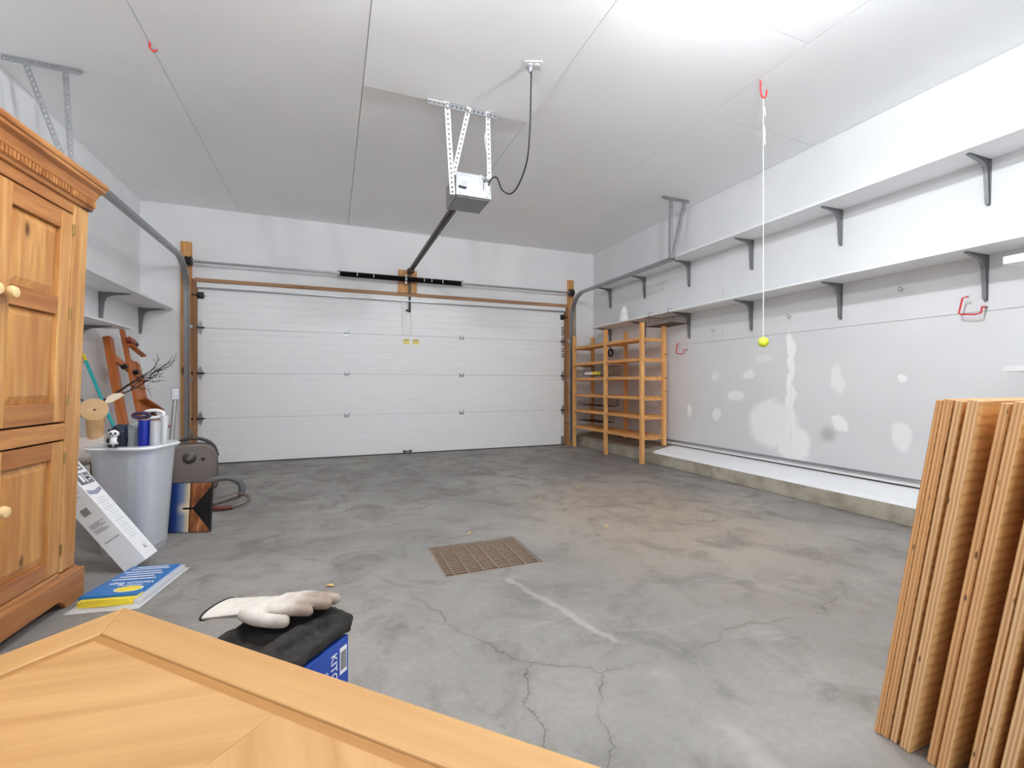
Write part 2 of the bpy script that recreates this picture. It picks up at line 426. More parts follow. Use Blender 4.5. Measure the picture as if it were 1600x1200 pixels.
    def build(s, name, mat, parent=None, smooth=False, bevel=0., seg=2):
        return link(name, s.mesh(name, M[mat] if isinstance(mat, str) else mat, smooth), parent, bevel, seg)

def link(name, me, parent=None, bevel=0., seg=2):
    o = bpy.data.objects.new(name, me); col.objects.link(o)
    if parent is not None: o.parent = parent
    if bevel:
        b = o.modifiers.new('bevel', 'BEVEL'); b.width = bevel; b.segments = seg; b.limit_method = 'ANGLE'; b.angle_limit = R(40)
    return o
def tag(o, label, cat, group=None):
    o['label'] = label; o['category'] = cat
    if group: o['group'] = group
    return o
def thing(name, label, cat, loc=(0, 0, 0), rot=(0, 0, 0), group=None):
    o = bpy.data.objects.new(name, None); col.objects.link(o); o.location = loc; o.rotation_euler = rot
    o.empty_display_size = .05
    return tag(o, label, cat, group)
def struct(o): o['kind'] = 'structure'; return o
def copy_thing(root, loc, label=None):
    r = root.copy(); col.objects.link(r); r.location = loc
    if label: r['label'] = label
    for ch in root.children:
        c = ch.copy(); col.objects.link(c); c.parent = r
        for g in ch.children:
            d = g.copy(); col.objects.link(d); d.parent = c
    return r
def text(name, body, size, mat, parent, mat4, extr=.0004):
    cu = bpy.data.curves.new(name, 'FONT'); cu.body = body; cu.size = size; cu.extrude = extr; cu.align_x = 'CENTER'; cu.align_y = 'CENTER'
    tmp = bpy.data.objects.new(name+'_curve', cu); col.objects.link(tmp)
    dg = bpy.context.evaluated_depsgraph_get()
    me = bpy.data.meshes.new_from_object(tmp.evaluated_get(dg)); bpy.data.objects.remove(tmp)
    me.materials.clear(); me.materials.append(M[mat])
    o = link(name, me, parent); o.matrix_local = mat4; return o
def frame(origin, xa, ya, za):
    m = Matrix.Identity(4)
    for i, a in enumerate((xa, ya, za)):
        for j in range(3): m[j][i] = a[j]
    for j in range(3): m[j][3] = origin[j]
    return m
def arc(c, r, a0, a1, n):  # in yz plane
    return [(c[0], c[1]+r*math.cos(a0+(a1-a0)*i/n), c[2]+r*math.sin(a0+(a1-a0)*i/n)) for i in range(n+1)]
def bez(p, n=24):
    # Catmull-Rom through points
    P = [Vector(q) for q in p]; P = [2*P[0]-P[1]]+P+[2*P[-1]-P[-2]]; out = []
    for i in range(1, len(P)-2):
        for k in range(n):
            t = k/n; a, b, c, d = P[i-1], P[i], P[i+1], P[i+2]
            out.append(.5*((2*b)+(c-a)*t+(2*a-5*b+4*c-d)*t*t+(3*b-a-3*c+d)*t**3))
    out.append(P[-2]); return out

# ================================================================ STRUCTURE
# floor with the drain pit left open
DX0, DX1, DY0, DY1 = .515, 1.043, 2.19, 2.62
b = MB(); FX0, FX1, FY0, FY1 = XL-.12, XR+.12, YB-.1, YF+.25
for x0, y0, x1, y1 in ((FX0, FY0, FX1, DY0), (FX0, DY1, FX1, FY1), (FX0, DY0, DX0, DY1), (DX1, DY0, FX1, DY1)): b.box(x0, y0, -.3, x1, y1, 0)
floor = struct(b.build('floor', 'floor'))
pit = MB().box(DX0, DY0, -.3, DX1, DY1, -.26).build('pit_bottom', 'curb', floor)

# ceiling: drywall sheets with open joints under a backing
ceil = struct(MB().box(FX0, FY0, CEIL+.016, FX1, FY1, CEIL+.1).build('ceiling', 'seam'))
cols = [(XL, -1.02, [YB, 1.4, 3.81, 5.69, YF]), (-1.02, .2, [YB, 2.3, YF]), (.2, 1.42, [YB, .85, 3.27, YF]), (1.42, 2.68, [YB, 1.9, 5.5, YF]), (2.68, XR, [YB, .3, 2.69, 4.03, YF])]
g = .0025
for ci, (x0, x1, ys) in enumerate(cols):
    for y0, y1 in zip(ys, ys[1:]):
        sag = .016 if (ci == 2 and abs(y1-3.27) < .01) else 0
        bb = MB(); N = 6
        for i in range(N):
            t0, t1 = i/N, (i+1)/N; ya, yb = y0+g+(y1-y0-2*g)*t0, y0+g+(y1-y0-2*g)*t1
            za, zb = CEIL-sag*t0**5, CEIL-sag*t1**5
            bb.add([(x0+g, ya, za), (x1-g, ya, za), (x1-g, yb, zb), (x0+g, yb, zb), (x0+g, ya, CEIL+.014), (x1-g, ya, CEIL+.014), (x1-g, yb, CEIL+.014), (x0+g, yb, CEIL+.014)],
                   [(0, 3, 2, 1), (4, 5, 6, 7), (0, 1, 5, 4), (1, 2, 6, 5), (2, 3, 7, 6), (3, 0, 4, 7)])
        bb.build('drywall_panel', 'ceil', ceil)

wl = struct(MB().box(XL-.12, FY0, 0, XL, FY1, CEIL+.01).build('wall_left', 'wall'))
# right wall: stud backing with separate drywall sheets
wr = struct(MB().box(XR+.013, FY0, 0, XR+.12, FY1, CEIL+.01).build('wall_right', 'seam'))
for y0, y1, z0, z1 in ((YB, 1.25, 1.41, CEIL), (1.25, 3.69, 1.41, CEIL), (3.69, YF, 1.41, CEIL), (YB, .47, .2, 1.41), (.47, 2.913, .2, 1.41), (2.913, YF, .2, 1.41)):
    e0 = 0 if y0 == YB else .0015; e1 = 0 if y1 == YF else .0015
    MB().box(XR, y0+e0, z0+.0015, XR+.0125, y1-e1, z1-(.0015 if z1 < 2 else 0)).build('drywall_panel', 'patched', wr)
# far wall around the overhead door
OX0, OX1, OZ = -1.53, 3.42, 2.16
b = MB().box(XL-.12, YF, 0, OX0, YF+.15, CEIL+.01).box(OX1, YF, 0, XR+.12, YF+.15, CEIL+.01).box(OX0, YF, OZ, OX1, YF+.15, CEIL+.01)
wf = struct(b.build('wall_far', 'wall'))
(wx0, wx1, wz0, wz1), (dx0, dx1, _, dz1) = FILL_OPENINGS
b = MB().box(XL-.12, YB-.12, 0, wx0, YB, CEIL+.01).box(wx0, YB-.12, 0, wx1, YB, wz0).box(wx0, YB-.12, wz1, wx1, YB, CEIL+.01).box(wx1, YB-.12, 0, dx0, YB, CEIL+.01).box(dx0, YB-.12, dz1, dx1, YB, CEIL+.01).box(dx1, YB-.12, 0, XR+.12, YB, CEIL+.01)
wb = struct(b.build('wall_back', 'wall'))
for nm, (a0, a1, c0, c1) in (('fill_window_1', FILL_OPENINGS[0]), ('fill_door_trim', FILL_OPENINGS[1])):  # frames round the openings added for fill light
    f = MB().box(a0-.06, YB, c0, a0, YB+.02, c1+.06).box(a1, YB, c0, a1+.06, YB+.02, c1+.06).box(a0, YB, c1, a1, YB+.02, c1+.06)
    if c0 > 0: f.box(a0-.06, YB, c0-.06, a1+.06, YB+.03, c0).box((a0+a1)/2-.02, YB-.08, c0, (a0+a1)/2+.02, YB-.04, c1)
    struct(f.build(nm, 'white'))
wret = struct(MB().box(1.75, YB, 0, XR, .30, CEIL).build('wall_return', 'wall'))

# concrete foundation curb with painted sloping ledge, right side and beside the door
cb = struct(MB().prism([(3.55, 0), (3.55, .125), (XR, .125), (XR, 0)], .30, YF, 'y').build('baseboard_right', 'curb', bevel=.006))
MB().box(3.49, YF-.04, 0, 3.55, YF, .125).build('curb_end', 'curb', cb)
MB().prism([(3.548, .126), (3.57, .152), (XR, .205), (XR, .126)], .30, 4.42, 'y').build('painted_ledge', 'wall', cb, bevel=.004)
MB().prism([(3.56, .126), (3.60, .15), (XR, .2), (XR, .126)], 4.43, YF, 'y').build('bare_ledge', 'curb', cb)
tr = struct(MB().prism([(XR-.035, .216), (XR-.04, .232), (XR-.03, .246), (XR-.002, .25), (XR-.002, .216)], .30, YF-.02, 'y').build('trim_1', 'shelfwhite'))
MB().tube([(XR-.045, .3, .262), (XR-.045, 4.7, .262)], .011, 8).build('edge_pipe', 'track', tr, True)
MB().box(XR-.02, 1.3, .2055, XR-.004, 4.42, .2155).build('shadow_gap_plate', 'gap', tr)  # plate coloured dark for the shadow gap under the trim

# wood jambs either side of the door and the header
j = struct(MB().box(-1.60, YF-.06, 0, -1.50, YF, 2.575).build('trim_2', 'post', bevel=.004))
MB().box(-1.498, YF-.035, 0, -1.455, YF+.05, 2.16).build('door_stop', 'post_dark', j)
j = struct(MB().box(3.40, YF-.06, 0, 3.49, YF, 2.55).build('trim_3', 'post', bevel=.004))
MB().box(3.36, YF-.035, 0, 3.398, YF+.05, 2.16).build('door_stop', 'post_dark', j)
MB().box(3.492, YF-.012, .13, 3.555, YF, 2.28).build('side_casing', 'curb', j)
h = struct(MB().box(-1.47, YF-.045, 2.128, 3.40, YF-.001, 2.172).build('trim_4', 'header', bevel=.002))
MB().box(-1.45, YF-.03, 2.072, 3.36, YF-.004, 2.126).build('weather_strip', 'white', h)
MB().box(-1.45, YF-.034, 2.060, 3.36, YF-.006, 2.071).build('rubber_lip', 'track', h)

# ---------------------------------------------------------------- overhead door
door = bpy.data.objects.new('door_1', None); col.objects.link(door); struct(door); door.location = (0, YF+.02, 0)
SX0, SX1, SH = -1.452, 3.357, .527
for i in range(4):
    z0 = .012+i*(SH+.004); prof = [(.045, z0), (.0, z0), (.0, z0+.02)]
    for q in (.10, .19, .28, .37, .46):
        zz = z0+q; prof += [(.0, zz-.006), (.0045, zz-.003), (.0045, zz+.003), (.0, zz+.006)]
    prof += [(.0, z0+SH-.004), (.004, z0+SH), (.045, z0+SH)]
    sec = MB().prism(prof, SX0, SX1, 'x').build('door_section', 'door', door)
    MB().box(SX0, .02, z0+SH-.01, SX1, .04, z0+SH+.012).build('section_joint', 'track', sec)  # strip added behind the joint to block leaking daylight
    for sx in (SX0, SX1-.05):  # galvanised end cap
        MB().box(sx, -.002, z0+.006, sx+.05, -.0003, z0+SH-.006).build('end_cap', 'white', sec)
MB().box(SX0-.04, .002, 0, SX1+.04, .044, .0115).build('bottom_seal', 'black', door)
MB().box(SX0, .046, .0, SX1, .05, 2.2).build('leak_backing', 'door', door)  # unseen backing added to stop daylight leaking through the section gaps
for i in range(1, 4):
    z = .012+i*(SH+.004)-.002
    for x in (.182, 1.72):
        hb = MB().box(x-.032, -.004, z-.032, x-.020, 0, z+.032).box(x+.020, -.004, z-.032, x+.032, 0, z+.032).tube([(x-.034, -.008, z), (x+.034, -.008, z)], .007, 8).box(x-.02, -.003, z-.03, x+.02, 0, z-.008)
        hb.build('hinge', 'galv', door, True)
        MB().box(x-.034, -.010, z-.004, x-.026, -.004, z+.004).box(x+.026, -.010, z-.004, x+.034, -.004, z+.004).build('hinge_knuckle', 'dark_metal', door)
    for x, sg in ((-1.425, -1), (3.335, 1)):
        pr = [(x-.03, z), (x-.018, z+.05), (x, z+.085), (x+.018, z+.05), (x+.03, z), (x+.018, z-.05), (x, z-.085), (x-.018, z-.05)]
        eh = MB().prism(pr, -.006, -.001, 'y').build('end_hinge', 'galv', door)
        MB().tube([(x+sg*.085, -.03, z), (x-sg*.05, -.03, z)], .008, 8).tube([(x+sg*.06, -.045, z), (x+sg*.085, -.045, z)], .022, 12).build('roller', 'dark_metal', eh, True)
for x, sg in ((-1.42, -1), (3.335, 1)):
    MB().box(x-.04, -.03, 1.965, x+.04, -.001, 1.985).box(x-.04, -.004, 1.94, x+.03, -.001, 2.02).tube([(x+sg*.02, -.04, 1.975), (x+sg*.09, -.04, 1.975)], .018, 10).build('top_bracket', 'dark_metal', door, True)
    MB().box(x-.03, -.006, .015, x+.03, -.001, .14).box(x-.03, -.03, .02, x+.03, -.001, .03).build('bottom_bracket', 'galv', door)
MB().box(.888, -.03, 1.62, .905, -.001, 2.1).box(1.0, -.03, 1.62, 1.017, -.001, 2.1).box(.905, -.008, 1.62, 1.0, -.001, 2.1).build('operator_strut', 'white', door, bevel=.002)
st = MB().box(.905, -.002, 1.49, .99, -.0006, 1.555).build('warning_sticker', 'yellow_card', door)
MB().box(.915, -.0028, 1.538, .98, -.0021, 1.549).build('sticker_band', 'header', st)
st = MB().box(1.03, -.002, 1.485, 1.115, -.0006, 1.552).build('warning_sticker', 'yellow_card', door)
MB().box(1.04, -.0028, 1.535, 1.105, -.0021, 1.546).build('sticker_band', 'header', st)
for z, mt in ((1.80, 'maroon'), (1.73, 'navy'), (1.47, 'maroon'), (1.39, 'navy')):
    st = MB().box(3.318, -.0035, z-.03, 3.352, -.0022, z+.03).build('edge_sticker', mt, door)
    MB().box(3.326, -.0042, z-.012, 3.344, -.0036, z+.012).build('sticker_panel', 'ink_white', st)
MB().box(.905, -.03, .02, .925, -.001, .05).box(.99, -.03, .02, 1.01, -.001, .05).bar((.90, -.03, .035), (1.015, -.03, .035), .012, .012).build('lift_handle', 'dark_metal', door)
# arm from the opener trolley down to the door
MB().bar((.975, -.10, 2.44), (.985, -.03, 1.92), .006, .03, (1, 0, 0)).build('door_arm', 'dark_metal', door)
MB().box(.935, -.045, 1.93, .985, -.0305, 1.955).tube([(.94, -.04, 1.94), (.99, -.04, 1.94)], .012, 10).build('arm_bracket', 'dark_metal', door)

# ================================================================ TORSION SHAFT
t = thing('torsion_shaft', 'steel torsion shaft with black springs above the white garage door', 'shaft', (0, 6.13, 2.335))
MB().tube([(-1.56, 0, 0), (3.46, 0, 0)], .0145, 12).build('shaft_tube', 'galv', t, True)
for x0, x1 in ((.09, .90), (.93, 1.67)):
    n = int((x1-x0)/.0085); pr = [(.012, 0)]
    for i in range(n):
        x = (x1-x0)*i/n; pr += [(.031, x), (.036, x+.0042)]
    pr += [(.031, x1-x0), (.012, x1-x0)]
    MB().lathe(pr, (x0, 0, 0), 'x', 16).build('spring', 'spring', t, True)
for x in (.085, 1.675): MB().lathe([(.014, -.012), (.042, -.012), (.042, .012), (.014, .012)], (x, 0, 0), 'x', 18).build('winding_cone', 'galv', t, True)
for x, s in ((-1.50, 1), (3.40, -1)):
    MB().lathe([(.015, -.035), (.055, -.03), (.06, -.022), (.05, -.016), (.05, .016), (.06, .022), (.055, .03), (.02, .035)], (x, 0, 0), 'x', 20).build('cable_drum', 'dark_metal', t, True)
    MB().tube([(x, -.05, 0), (x, -.05+.03, -1.0), (x, -.02, -2.2)], .002, 6).build('lift_cable', 'dark_metal', t)
MB().box(.905, .0, -.06, .925, .09, .06).lathe([(.04, -.012), (.04, .012)], (.915, 0, 0), 'x', 16).build('center_bearing', 'galv', t)
for x in (.3, .5, 1.15, 1.25, 1.4): MB().box(x, -.038, -.02, x+.008, -.034, .02).build('paint_mark', 'white', t)
tag(MB().box(.832, YF-.045, 2.16, 1.077, YF-.001, 2.48).build('backing_board', 'board', bevel=.003), 'square of plywood backing board behind the spring centre bracket', 'board')

# ================================================================ DOOR TRACKS
Uprof = [(-.028, -.012), (.028, -.012), (.028, .022), (.018, .022), (.018, .018), (.0245, .018), (.0245, -.0085), (-.0245, -.0085), (-.0245, .018), (-.018, .018), (-.018, .022), (-.028, .022)]
def track(x, sgn, yend, zh, label, flip):
    t = thing('door_track', label, 'track', (0, 0, 0), group='overhead door tracks')
    r = .36; yv = 6.16
    pts = [(x, yv, .06), (x, yv, .7), (x, yv, 1.3), (x, yv, zh-r)]+arc((x, yv-r, zh-r), r, 0, PI/2, 14)[1:]+[(x, (yv-r+yend)/2, zh), (x, yend, zh)]
    MB().sweep(pts, Uprof).build('rail', 'track', t, True)
    for z in (.4, 1.0, 1.6):
        MB().box(x-.02 if sgn > 0 else x-.05, 6.178, z-.02, x+.05 if sgn > 0 else x+.02, 6.209, z+.02).build('jamb_clip', 'galv', t)
    return t
track(-1.525, 1, 3.85, 2.33, 'curved steel door track along the shelf-lined wall by the wardrobe', 1)
track(3.42, -1, 3.93, 2.29, 'curved steel door track above the slatted wooden shelving unit', 1)

def strap(b, a, c, wd=.032, th=.002, pitch=.032, up=(0, 1, 0)):
    a, c = Vector(a), Vector(c); d = (c-a); L = d.length; d.normalize(); up = Vector(up); sd = d.cross(up).normalized()
    for s in (-1, 1): b.bar(a+sd*(s*wd*.36), c+sd*(s*wd*.36), wd*.28, th, up)
    n = int(L/pitch)
    for i in range(n+1):
        p = a+d*(L*i/n)
        q0, q1 = p-d*min(pitch*.3, (L*i/n)), p+d*min(pitch*.3, L-L*i/n)
        b.bar(q0, q1, wd*.46, th, up)
    return b
def angle_iron(b, a, c, wd=.035):
    strap(b, Vector(a), Vector(c), wd, .0025, .032, (0, 0, 1))
    off = Vector((0, -wd/2, -wd/2)); strap(b, Vector(a)+off, Vector(c)+off, wd, .0025, .032, (0, 1, 0))
    return b
zc = CEIL-.004
t = thing('track_hanger', 'galvanised perforated hanger above the pine wardrobe', 'bracket', (0, 3.82, 0), group='perforated ceiling hangers')
angle_iron(MB(), (-1.91, 0, zc), (-1.52, 0, zc)).build('angle_iron', 'galv', t)
for x0, x1, z1 in ((-1.80, -1.60, 2.36), (-1.60, -1.57, 2.36)):
    q = strap(MB(), (x0, -.02, zc-.01), (x1, -.02, z1)); strap(q, (x0-.016, -.005, zc-.01), (x1-.016, -.005, z1), .03, .002, .032, (1, 0, 0)); q.build('strap', 'galv', t)
t = thing('track_hanger', 'galvanised perforated hanger above the white wall shelves', 'bracket', (0, 4.03, 0), group='perforated ceiling hangers')
angle_iron(MB(), (3.36, 0, zc), (3.72, 0, zc)).build('angle_iron', 'track', t)
for x0, x1 in ((3.48, 3.47), (3.67, 3.50)):
    q = strap(MB(), (x0, -.02, zc-.01), (x1, -.02, 2.31)); strap(q, (x0-.016, -.005, zc-.01), (x1-.016, -.005, 2.31), .03, .002, .032, (1, 0, 0)); q.build('strap', 'galv', t)
ysag = 3.255
t = thing('opener_hanger', 'white perforated angle hanger holding the garage door opener', 'bracket', (0, ysag, 0))
angle_iron(MB(), (.635, 0, CEIL-.022), (1.16, 0, CEIL-.022)).build('angle_iron', 'galv', t)
MB().box(.635, -.03, CEIL-.032, .76, .012, CEIL-.027).build('end_plate', 'white_metal', t)
q = strap(MB(), (.775, -.02, CEIL-.01), (.862, .16, 2.40), .04); strap(q, (.795, -.0, CEIL-.01), (.875, .18, 2.40), .03, .002, .032, (1, 0, 0)); q.build('strap', 'white_metal', t)
strap(MB(), (.94, -.022, CEIL-.02), (.868, .15, 2.55), .034).build('strap', 'white_metal', t)
strap(MB(), (1.085, -.02, CEIL-.02), (1.16, .16, 2.56), .034).build('strap', 'white_metal', t)
MB().tube(bez([(1.08, -.03, 2.85), (1.07, .0, 2.8), (1.10, .05, 2.72), (1.14, .1, 2.6)], 6), .003, 6).build('bell_wire', 'white', t)

# ================================================================ OPENER
op = thing('garage_door_opener', 'grey metal garage door opener hanging from perforated straps', 'opener', (0, 0, 0))
ox0, ox1, oy0, oy1, oz0, oz1 = .884, 1.172, 3.40, 3.72, 2.395, 2.575
hs = MB().box(ox0, oy0, oz0, ox1, oy1, oz1).build('housing', plain('opener_grey', srgb(150, 151, 154), .35, .4), op, bevel=.006)
MB().box(ox0+.01, oy0+.012, oz0-.006, ox1-.01, oy1-.03, oz0-.0005).build('bottom_cover', 'bracket', op, bevel=.002)
MB().box(ox0+.006, oy0-.004, oz0+.004, ox1-.006, oy0-.0005, oz1-.004).build('rear_plate', plain('opener_plate', srgb(182, 184, 190), .35, .3), op)
for x in (ox0+.045, ox0+.085):
    MB().lathe([(.013, 0), (.022, 0), (.022, -.002), (.013, -.002)], (x, oy0-.0045, oz1-.05), 'y', 20).build('dial_decal', 'white', op)
MB().prism([(ox0+.02, oz0+.075), (ox0+.09, oz0+.07), (ox0+.075, oz0+.05), (ox0+.02, oz0+.055)], oy0-.006, oy0-.0045, 'y').build('vent_slot', 'black', op)
for x, z, wd, hh in ((.17, .03, .035, .045), (.205, .02, .045, .05), (.245, .045, .025, .06), (.13, .085, .04, .05)):
    MB().box(ox0+x, oy0-.0065, oz0+z, ox0+x+wd, oy0-.0045, oz0+z+hh).build('label_sticker', 'white', op)
MB().box(ox0+.22, oy0-.008, oz0+.13, ox0+.275, oy0-.0045, oz0+.155).build('terminal_block', 'black', op)
for k, (x, z) in enumerate(((.03, .02), (.25, .015), (.26, .11))):
    MB().lathe([(.004, 0), (.004, -.004)], (ox0+x, oy0-.0045, oz0+z), 'y', 8).build('screw', 'dark_metal', op)
for k in range(3):
    MB().tube(bez([(ox0+.235+.014*k, oy0-.008, oz0+.14), (ox0+.19+.03*k, oy0-.03, oz0+.17), (ox0+.2+.02*k, oy0-.012, oz0+.11), (ox0+.2+.02*k, oy0-.007, oz0+.06)], 6), .0022, 6).build('terminal_wire', ('white', 'black', 'white')[k], op)
for z in (.04, .075, .12): MB().box(ox0-.003, oy0+.05, oz0+z, ox0-.0005, oy0+.22, oz0+z+.012).build('side_vent', 'galv', op)
MB().box(.952, oy1-.02, 2.435, 1.002, 6.15, 2.475).build('rail', 'brownrail', op, bevel=.003)
MB().box(.964, oy1, 2.424, .990, 6.05, 2.434).build('chain', 'dark_metal', op)
MB().box(.945, 6.12, 2.425, 1.009, 6.222, 2.485).build('header_bracket', 'dark_metal', op)
MB().box(.955, 5.95, 2.40, .999, 6.05, 2.4235).build('trolley', 'dark_metal', op)

# outlet and cord
t = thing('ceiling_outlet', 'white duplex outlet on the ceiling with the opener cord plugged in', 'outlet', (1.205, 2.67, CEIL), (0, 0, R(-20)))
MB().box(-.058, -.036, -.008, .058, .036, 0).build('cover_plate', 'white', t, bevel=.003)
for x in (-.02, .025): MB().lathe([(.016, -.0085), (.016, -.011), (.012, -.012)], (x, 0, 0), 'z', 16).build('socket', 'white', t, True)
t = thing('power_cord', 'grey power cord looping from the ceiling outlet to the opener', 'cord')
MB().tube(bez([(1.19, 2.67, 2.955), (1.20, 2.70, 2.80), (1.215, 2.75, 2.62), (1.225, 2.82, 2.45), (1.22, 2.95, 2.345), (1.215, 3.10, 2.335), (1.20, 3.24, 2.42), (1.185, 3.31, 2.535), (1.16, 3.37, 2.545), (1.145, 3.395, 2.50)], 10), .0055, 8).build('cable', 'dark_metal', t, True)
MB().lathe([(.017, -.012), (.019, -.022), (.014, -.042), (.008, -.055)], (1.187, 2.677, CEIL), 'z', 14).build('plug', 'bracket', t, True)

# ================================================================ LAMPS (porcelain holders with bare bulbs)
for k, (x, y) in enumerate(LAMP_POS):
    t = thing('ceiling_lamp', 'white ceiling lamp with added uplight shield and glowing globe, ' + ('on the plywood side', 'on the wardrobe side', 'near the added side door')[k], 'lamp', (x, y, CEIL), group='globe lamps on the garage ceiling')
    MB().lathe([(.06, 0), (.06, -.012), (.03, -.03), (.028, -.085), (.02, -.098)], (0, 0, 0), 'z', 20).build('lampholder', 'white', t, True)
    MB().sphere((0, 0, -.15), .05, 16, 10).build('bulb', 'bulb', t, True)
    MB().lathe([(.031, -.070), (.10, -.072), (.25, -.090), (.25, -.093), (.10, -.076), (.031, -.074)], (0, 0, 0), 'z', 28).build('uplight_shield', 'white', t, True)  # unseen disc added to keep bulb light off the nearby ceiling

# ================================================================ WALL SHELVES AND BRACKETS
def board(x0, y0, z, x1, y1, th, label):
    return tag(MB().box(x0, y0, z-th, x1, y1, z).build('wall_shelf', 'shelfwhite', bevel=.002), label, 'shelf')
ZU, ZD = 2.385, 1.783
board(3.575, .32, ZU, XR-.001, 5.84, .019, 'long white wall shelf, the upper of the two on the patched wall')
board(3.575, .32, ZD, XR-.001, 5.84, .019, 'long white wall shelf, the lower one with the wire basket hooked on')
board(XL+.001, 3.3, 1.812, -1.685, 6.268, .019, 'white corner shelf reaching the door wall above the easel')
board(XL+.001, 3.2, 1.462, -1.685, 5.16, .019, 'shorter white shelf just above the wooden easel')
board(3.53, .34, 1.665, XR-.001, 1.375, .045, 'thick white short shelf tucked under the long lower shelf')
board(3.53, .34, 1.045, XR-.001, 1.375, .03, 'short white shelf level with the plywood stack top')
def bracket_mesh():
    # local: wall at x=0, shelf arm towards -x, top at z=0
    A, Bz, tt = .235, .29, .0
    prof = [(-.001, 0), (-A, 0), (-A, -.006), (-.09, -.028), (-.052, -.05), (-.034, -.09), (-.016, -Bz), (-.001, -Bz)]
    b = MB().prism(prof, -.0025, .0025, 'y')
    b.add([(-.0, -.016, 0), (-A, -.010, 0), (-A, .010, 0), (0, .016, 0), (0, -.016, -.003), (-A, -.010, -.003), (-A, .010, -.003), (0, .016, -.003)], [(0, 3, 2, 1), (4, 5, 6, 7), (0, 1, 5, 4), (1, 2, 6, 5), (2, 3, 7, 6), (3, 0, 4, 7)])
    b.add([(0, -.017, 0), (0, .017, 0), (0, .011, -Bz), (0, -.011, -Bz), (-.003, -.017, 0), (-.003, .017, 0), (-.003, .011, -Bz), (-.003, -.011, -Bz)], [(0, 3, 2, 1), (4, 5, 6, 7), (0, 1, 5, 4), (1, 2, 6, 5), (2, 3, 7, 6), (3, 0, 4, 7)])
    # pressed rib along the inner curve
    rib = [(-A+.01, -.004), (-.09, -.024), (-.05, -.048), (-.034, -.09), (-.018, -Bz+.01)]
    b.sweep([(p[0], 0, p[1]) for p in rib], [(-.011, -.003), (.011, -.003), (.007, .004), (-.007, .004)], (0, 1, 0))
    return b.mesh('shelf_bracket', M['bracket'])
bm_ = bracket_mesh()
def bracket(x, y, z, label, grp, left=False):
    o = link('shelf_bracket', bm_); o.location = (x, y, z)
    if left: o.rotation_euler = (0, 0, PI)
    tag(o, label, 'bracket', grp); return o
ORD = ('first', 'second', 'third', 'fourth', 'fifth', 'sixth')
for i, y in enumerate((5.78, 4.98, 4.17, 3.32, 2.475, 1.575)): bracket(XR-.001, y, ZU-.0195, 'grey bracket under the upper long shelf, %s from the garage door' % ORD[i], 'brackets of the upper long shelf')
for i, y in enumerate((5.78, 4.98, 4.17, 3.326, 2.477, 1.587)): bracket(XR-.001, y, ZD-.0195, 'grey bracket under the lower long shelf, %s from the garage door' % ORD[i], 'brackets of the lower long shelf')
for i, y in enumerate((6.235, 5.30, 3.45)): bracket(XL+.001, y, 1.7925, 'grey bracket under the corner shelf above the easel, %s from the garage door' % ORD[i], 'brackets of the corner shelf', True)
for i, y in enumerate((4.9, 3.4)): bracket(XL+.001, y, 1.4425, 'grey bracket under the short shelf over the easel, %s from the door wall' % ORD[i], 'brackets of the short shelf', True)
bracket(XR-.001, 1.2, 1.6195, 'grey steel bracket under the thick short shelf', 'brackets of the short shelves near the plywood')
bracket(XR-.001, 1.2, 1.0145, 'grey steel bracket under the short shelf near the plywood', 'brackets of the short shelves near the plywood')

# ================================================================ HOOKS
def eye(y, z, lab):
    t = tag(MB().tube([(XR, y, z), (XR-.03, y, z)], .003, 6).tube([(XR-.045+.016*math.cos(a*PI/6), y, z+.016*math.sin(a*PI/6)) for a in range(12)], .003, 6, True).build('screw_eye', 'galv', None, True),
            'small steel screw eye in the wall, ' + lab, 'hook', 'screw eyes in the right wall')
    return t
for y, z, lab in ((2.037, 1.635, 'between the two brackets closest to the plywood'), (2.907, 1.56, 'above the white spackled joint'), (3.788, 1.529, 'close to the hooked wire basket')): eye(y, z, lab)
def ladder_hook(y, z, s, label):
    p = [(XR, y-.055*s, z-.02*s), (XR-.03, y-.055*s, z-.02*s), (XR-.05, y-.055*s, z-.02*s), (XR-.055, y-.05*s, z-.06*s), (XR-.055, y-.02*s, z-.065*s), (XR-.055, y+.05*s, z-.055*s), (XR-.055, y+.058*s, z-.045*s), (XR-.055, y+.04*s, z+.05*s), (XR-.055, y+.01*s, z+.055*s)]
    t = thing('utility_hook', label, 'hook', group='red utility hooks on the right wall')
    MB().tube(p, .0055, 8).build('vinyl_arm', 'red', t, True)
    MB().tube([(XR+.002, y-.055*s, z-.02*s), (XR-.012, y-.055*s, z-.02*s)], .008, 8).build('screw_base', 'galv', t, True)
ladder_hook(1.64, 1.455, 1., 'red vinyl utility hook by the bracket over the plywood stack')
ladder_hook(4.27, 1.37, 1.1, 'red vinyl utility hook beside the slatted wooden shelving unit')

t = thing('ceiling_hook', 'red vinyl hook in the ceiling carrying the tennis ball string', 'hook', (2.69, 2.24, CEIL))
MB().tube([(0, 0, .001), (0, 0, -.03)]+[(.028-.028*math.cos(a), .0, -.075-.045*math.sin(a)) for a in [PI*k/9 for k in range(0, 10)]]+[(.056, 0, -.06)], .0055, 8).build('hook_arm', 'red', t, True)
MB().lathe([(.009, 0), (.007, -.012)], (0, 0, 0), 'z', 10).build('hook_base', 'galv', t)
tag(MB().tube([(-1.018, 3.352, CEIL+.001), (-1.018, 3.352, CEIL-.03), (-1.0, 3.352, CEIL-.05), (-.98, 3.352, CEIL-.035)], .006, 8).build('ceiling_hook', 'red', None, True), 'small red hook in the ceiling joint between wardrobe and opener', 'hook')
t = thing('hanging_tennis_ball', 'yellow tennis ball hanging on a long white string', 'ball', (2.715, 2.24, 1.228))
MB().sphere((0, 0, 0), .034, 20, 14).build('ball', 'ball', t, True)
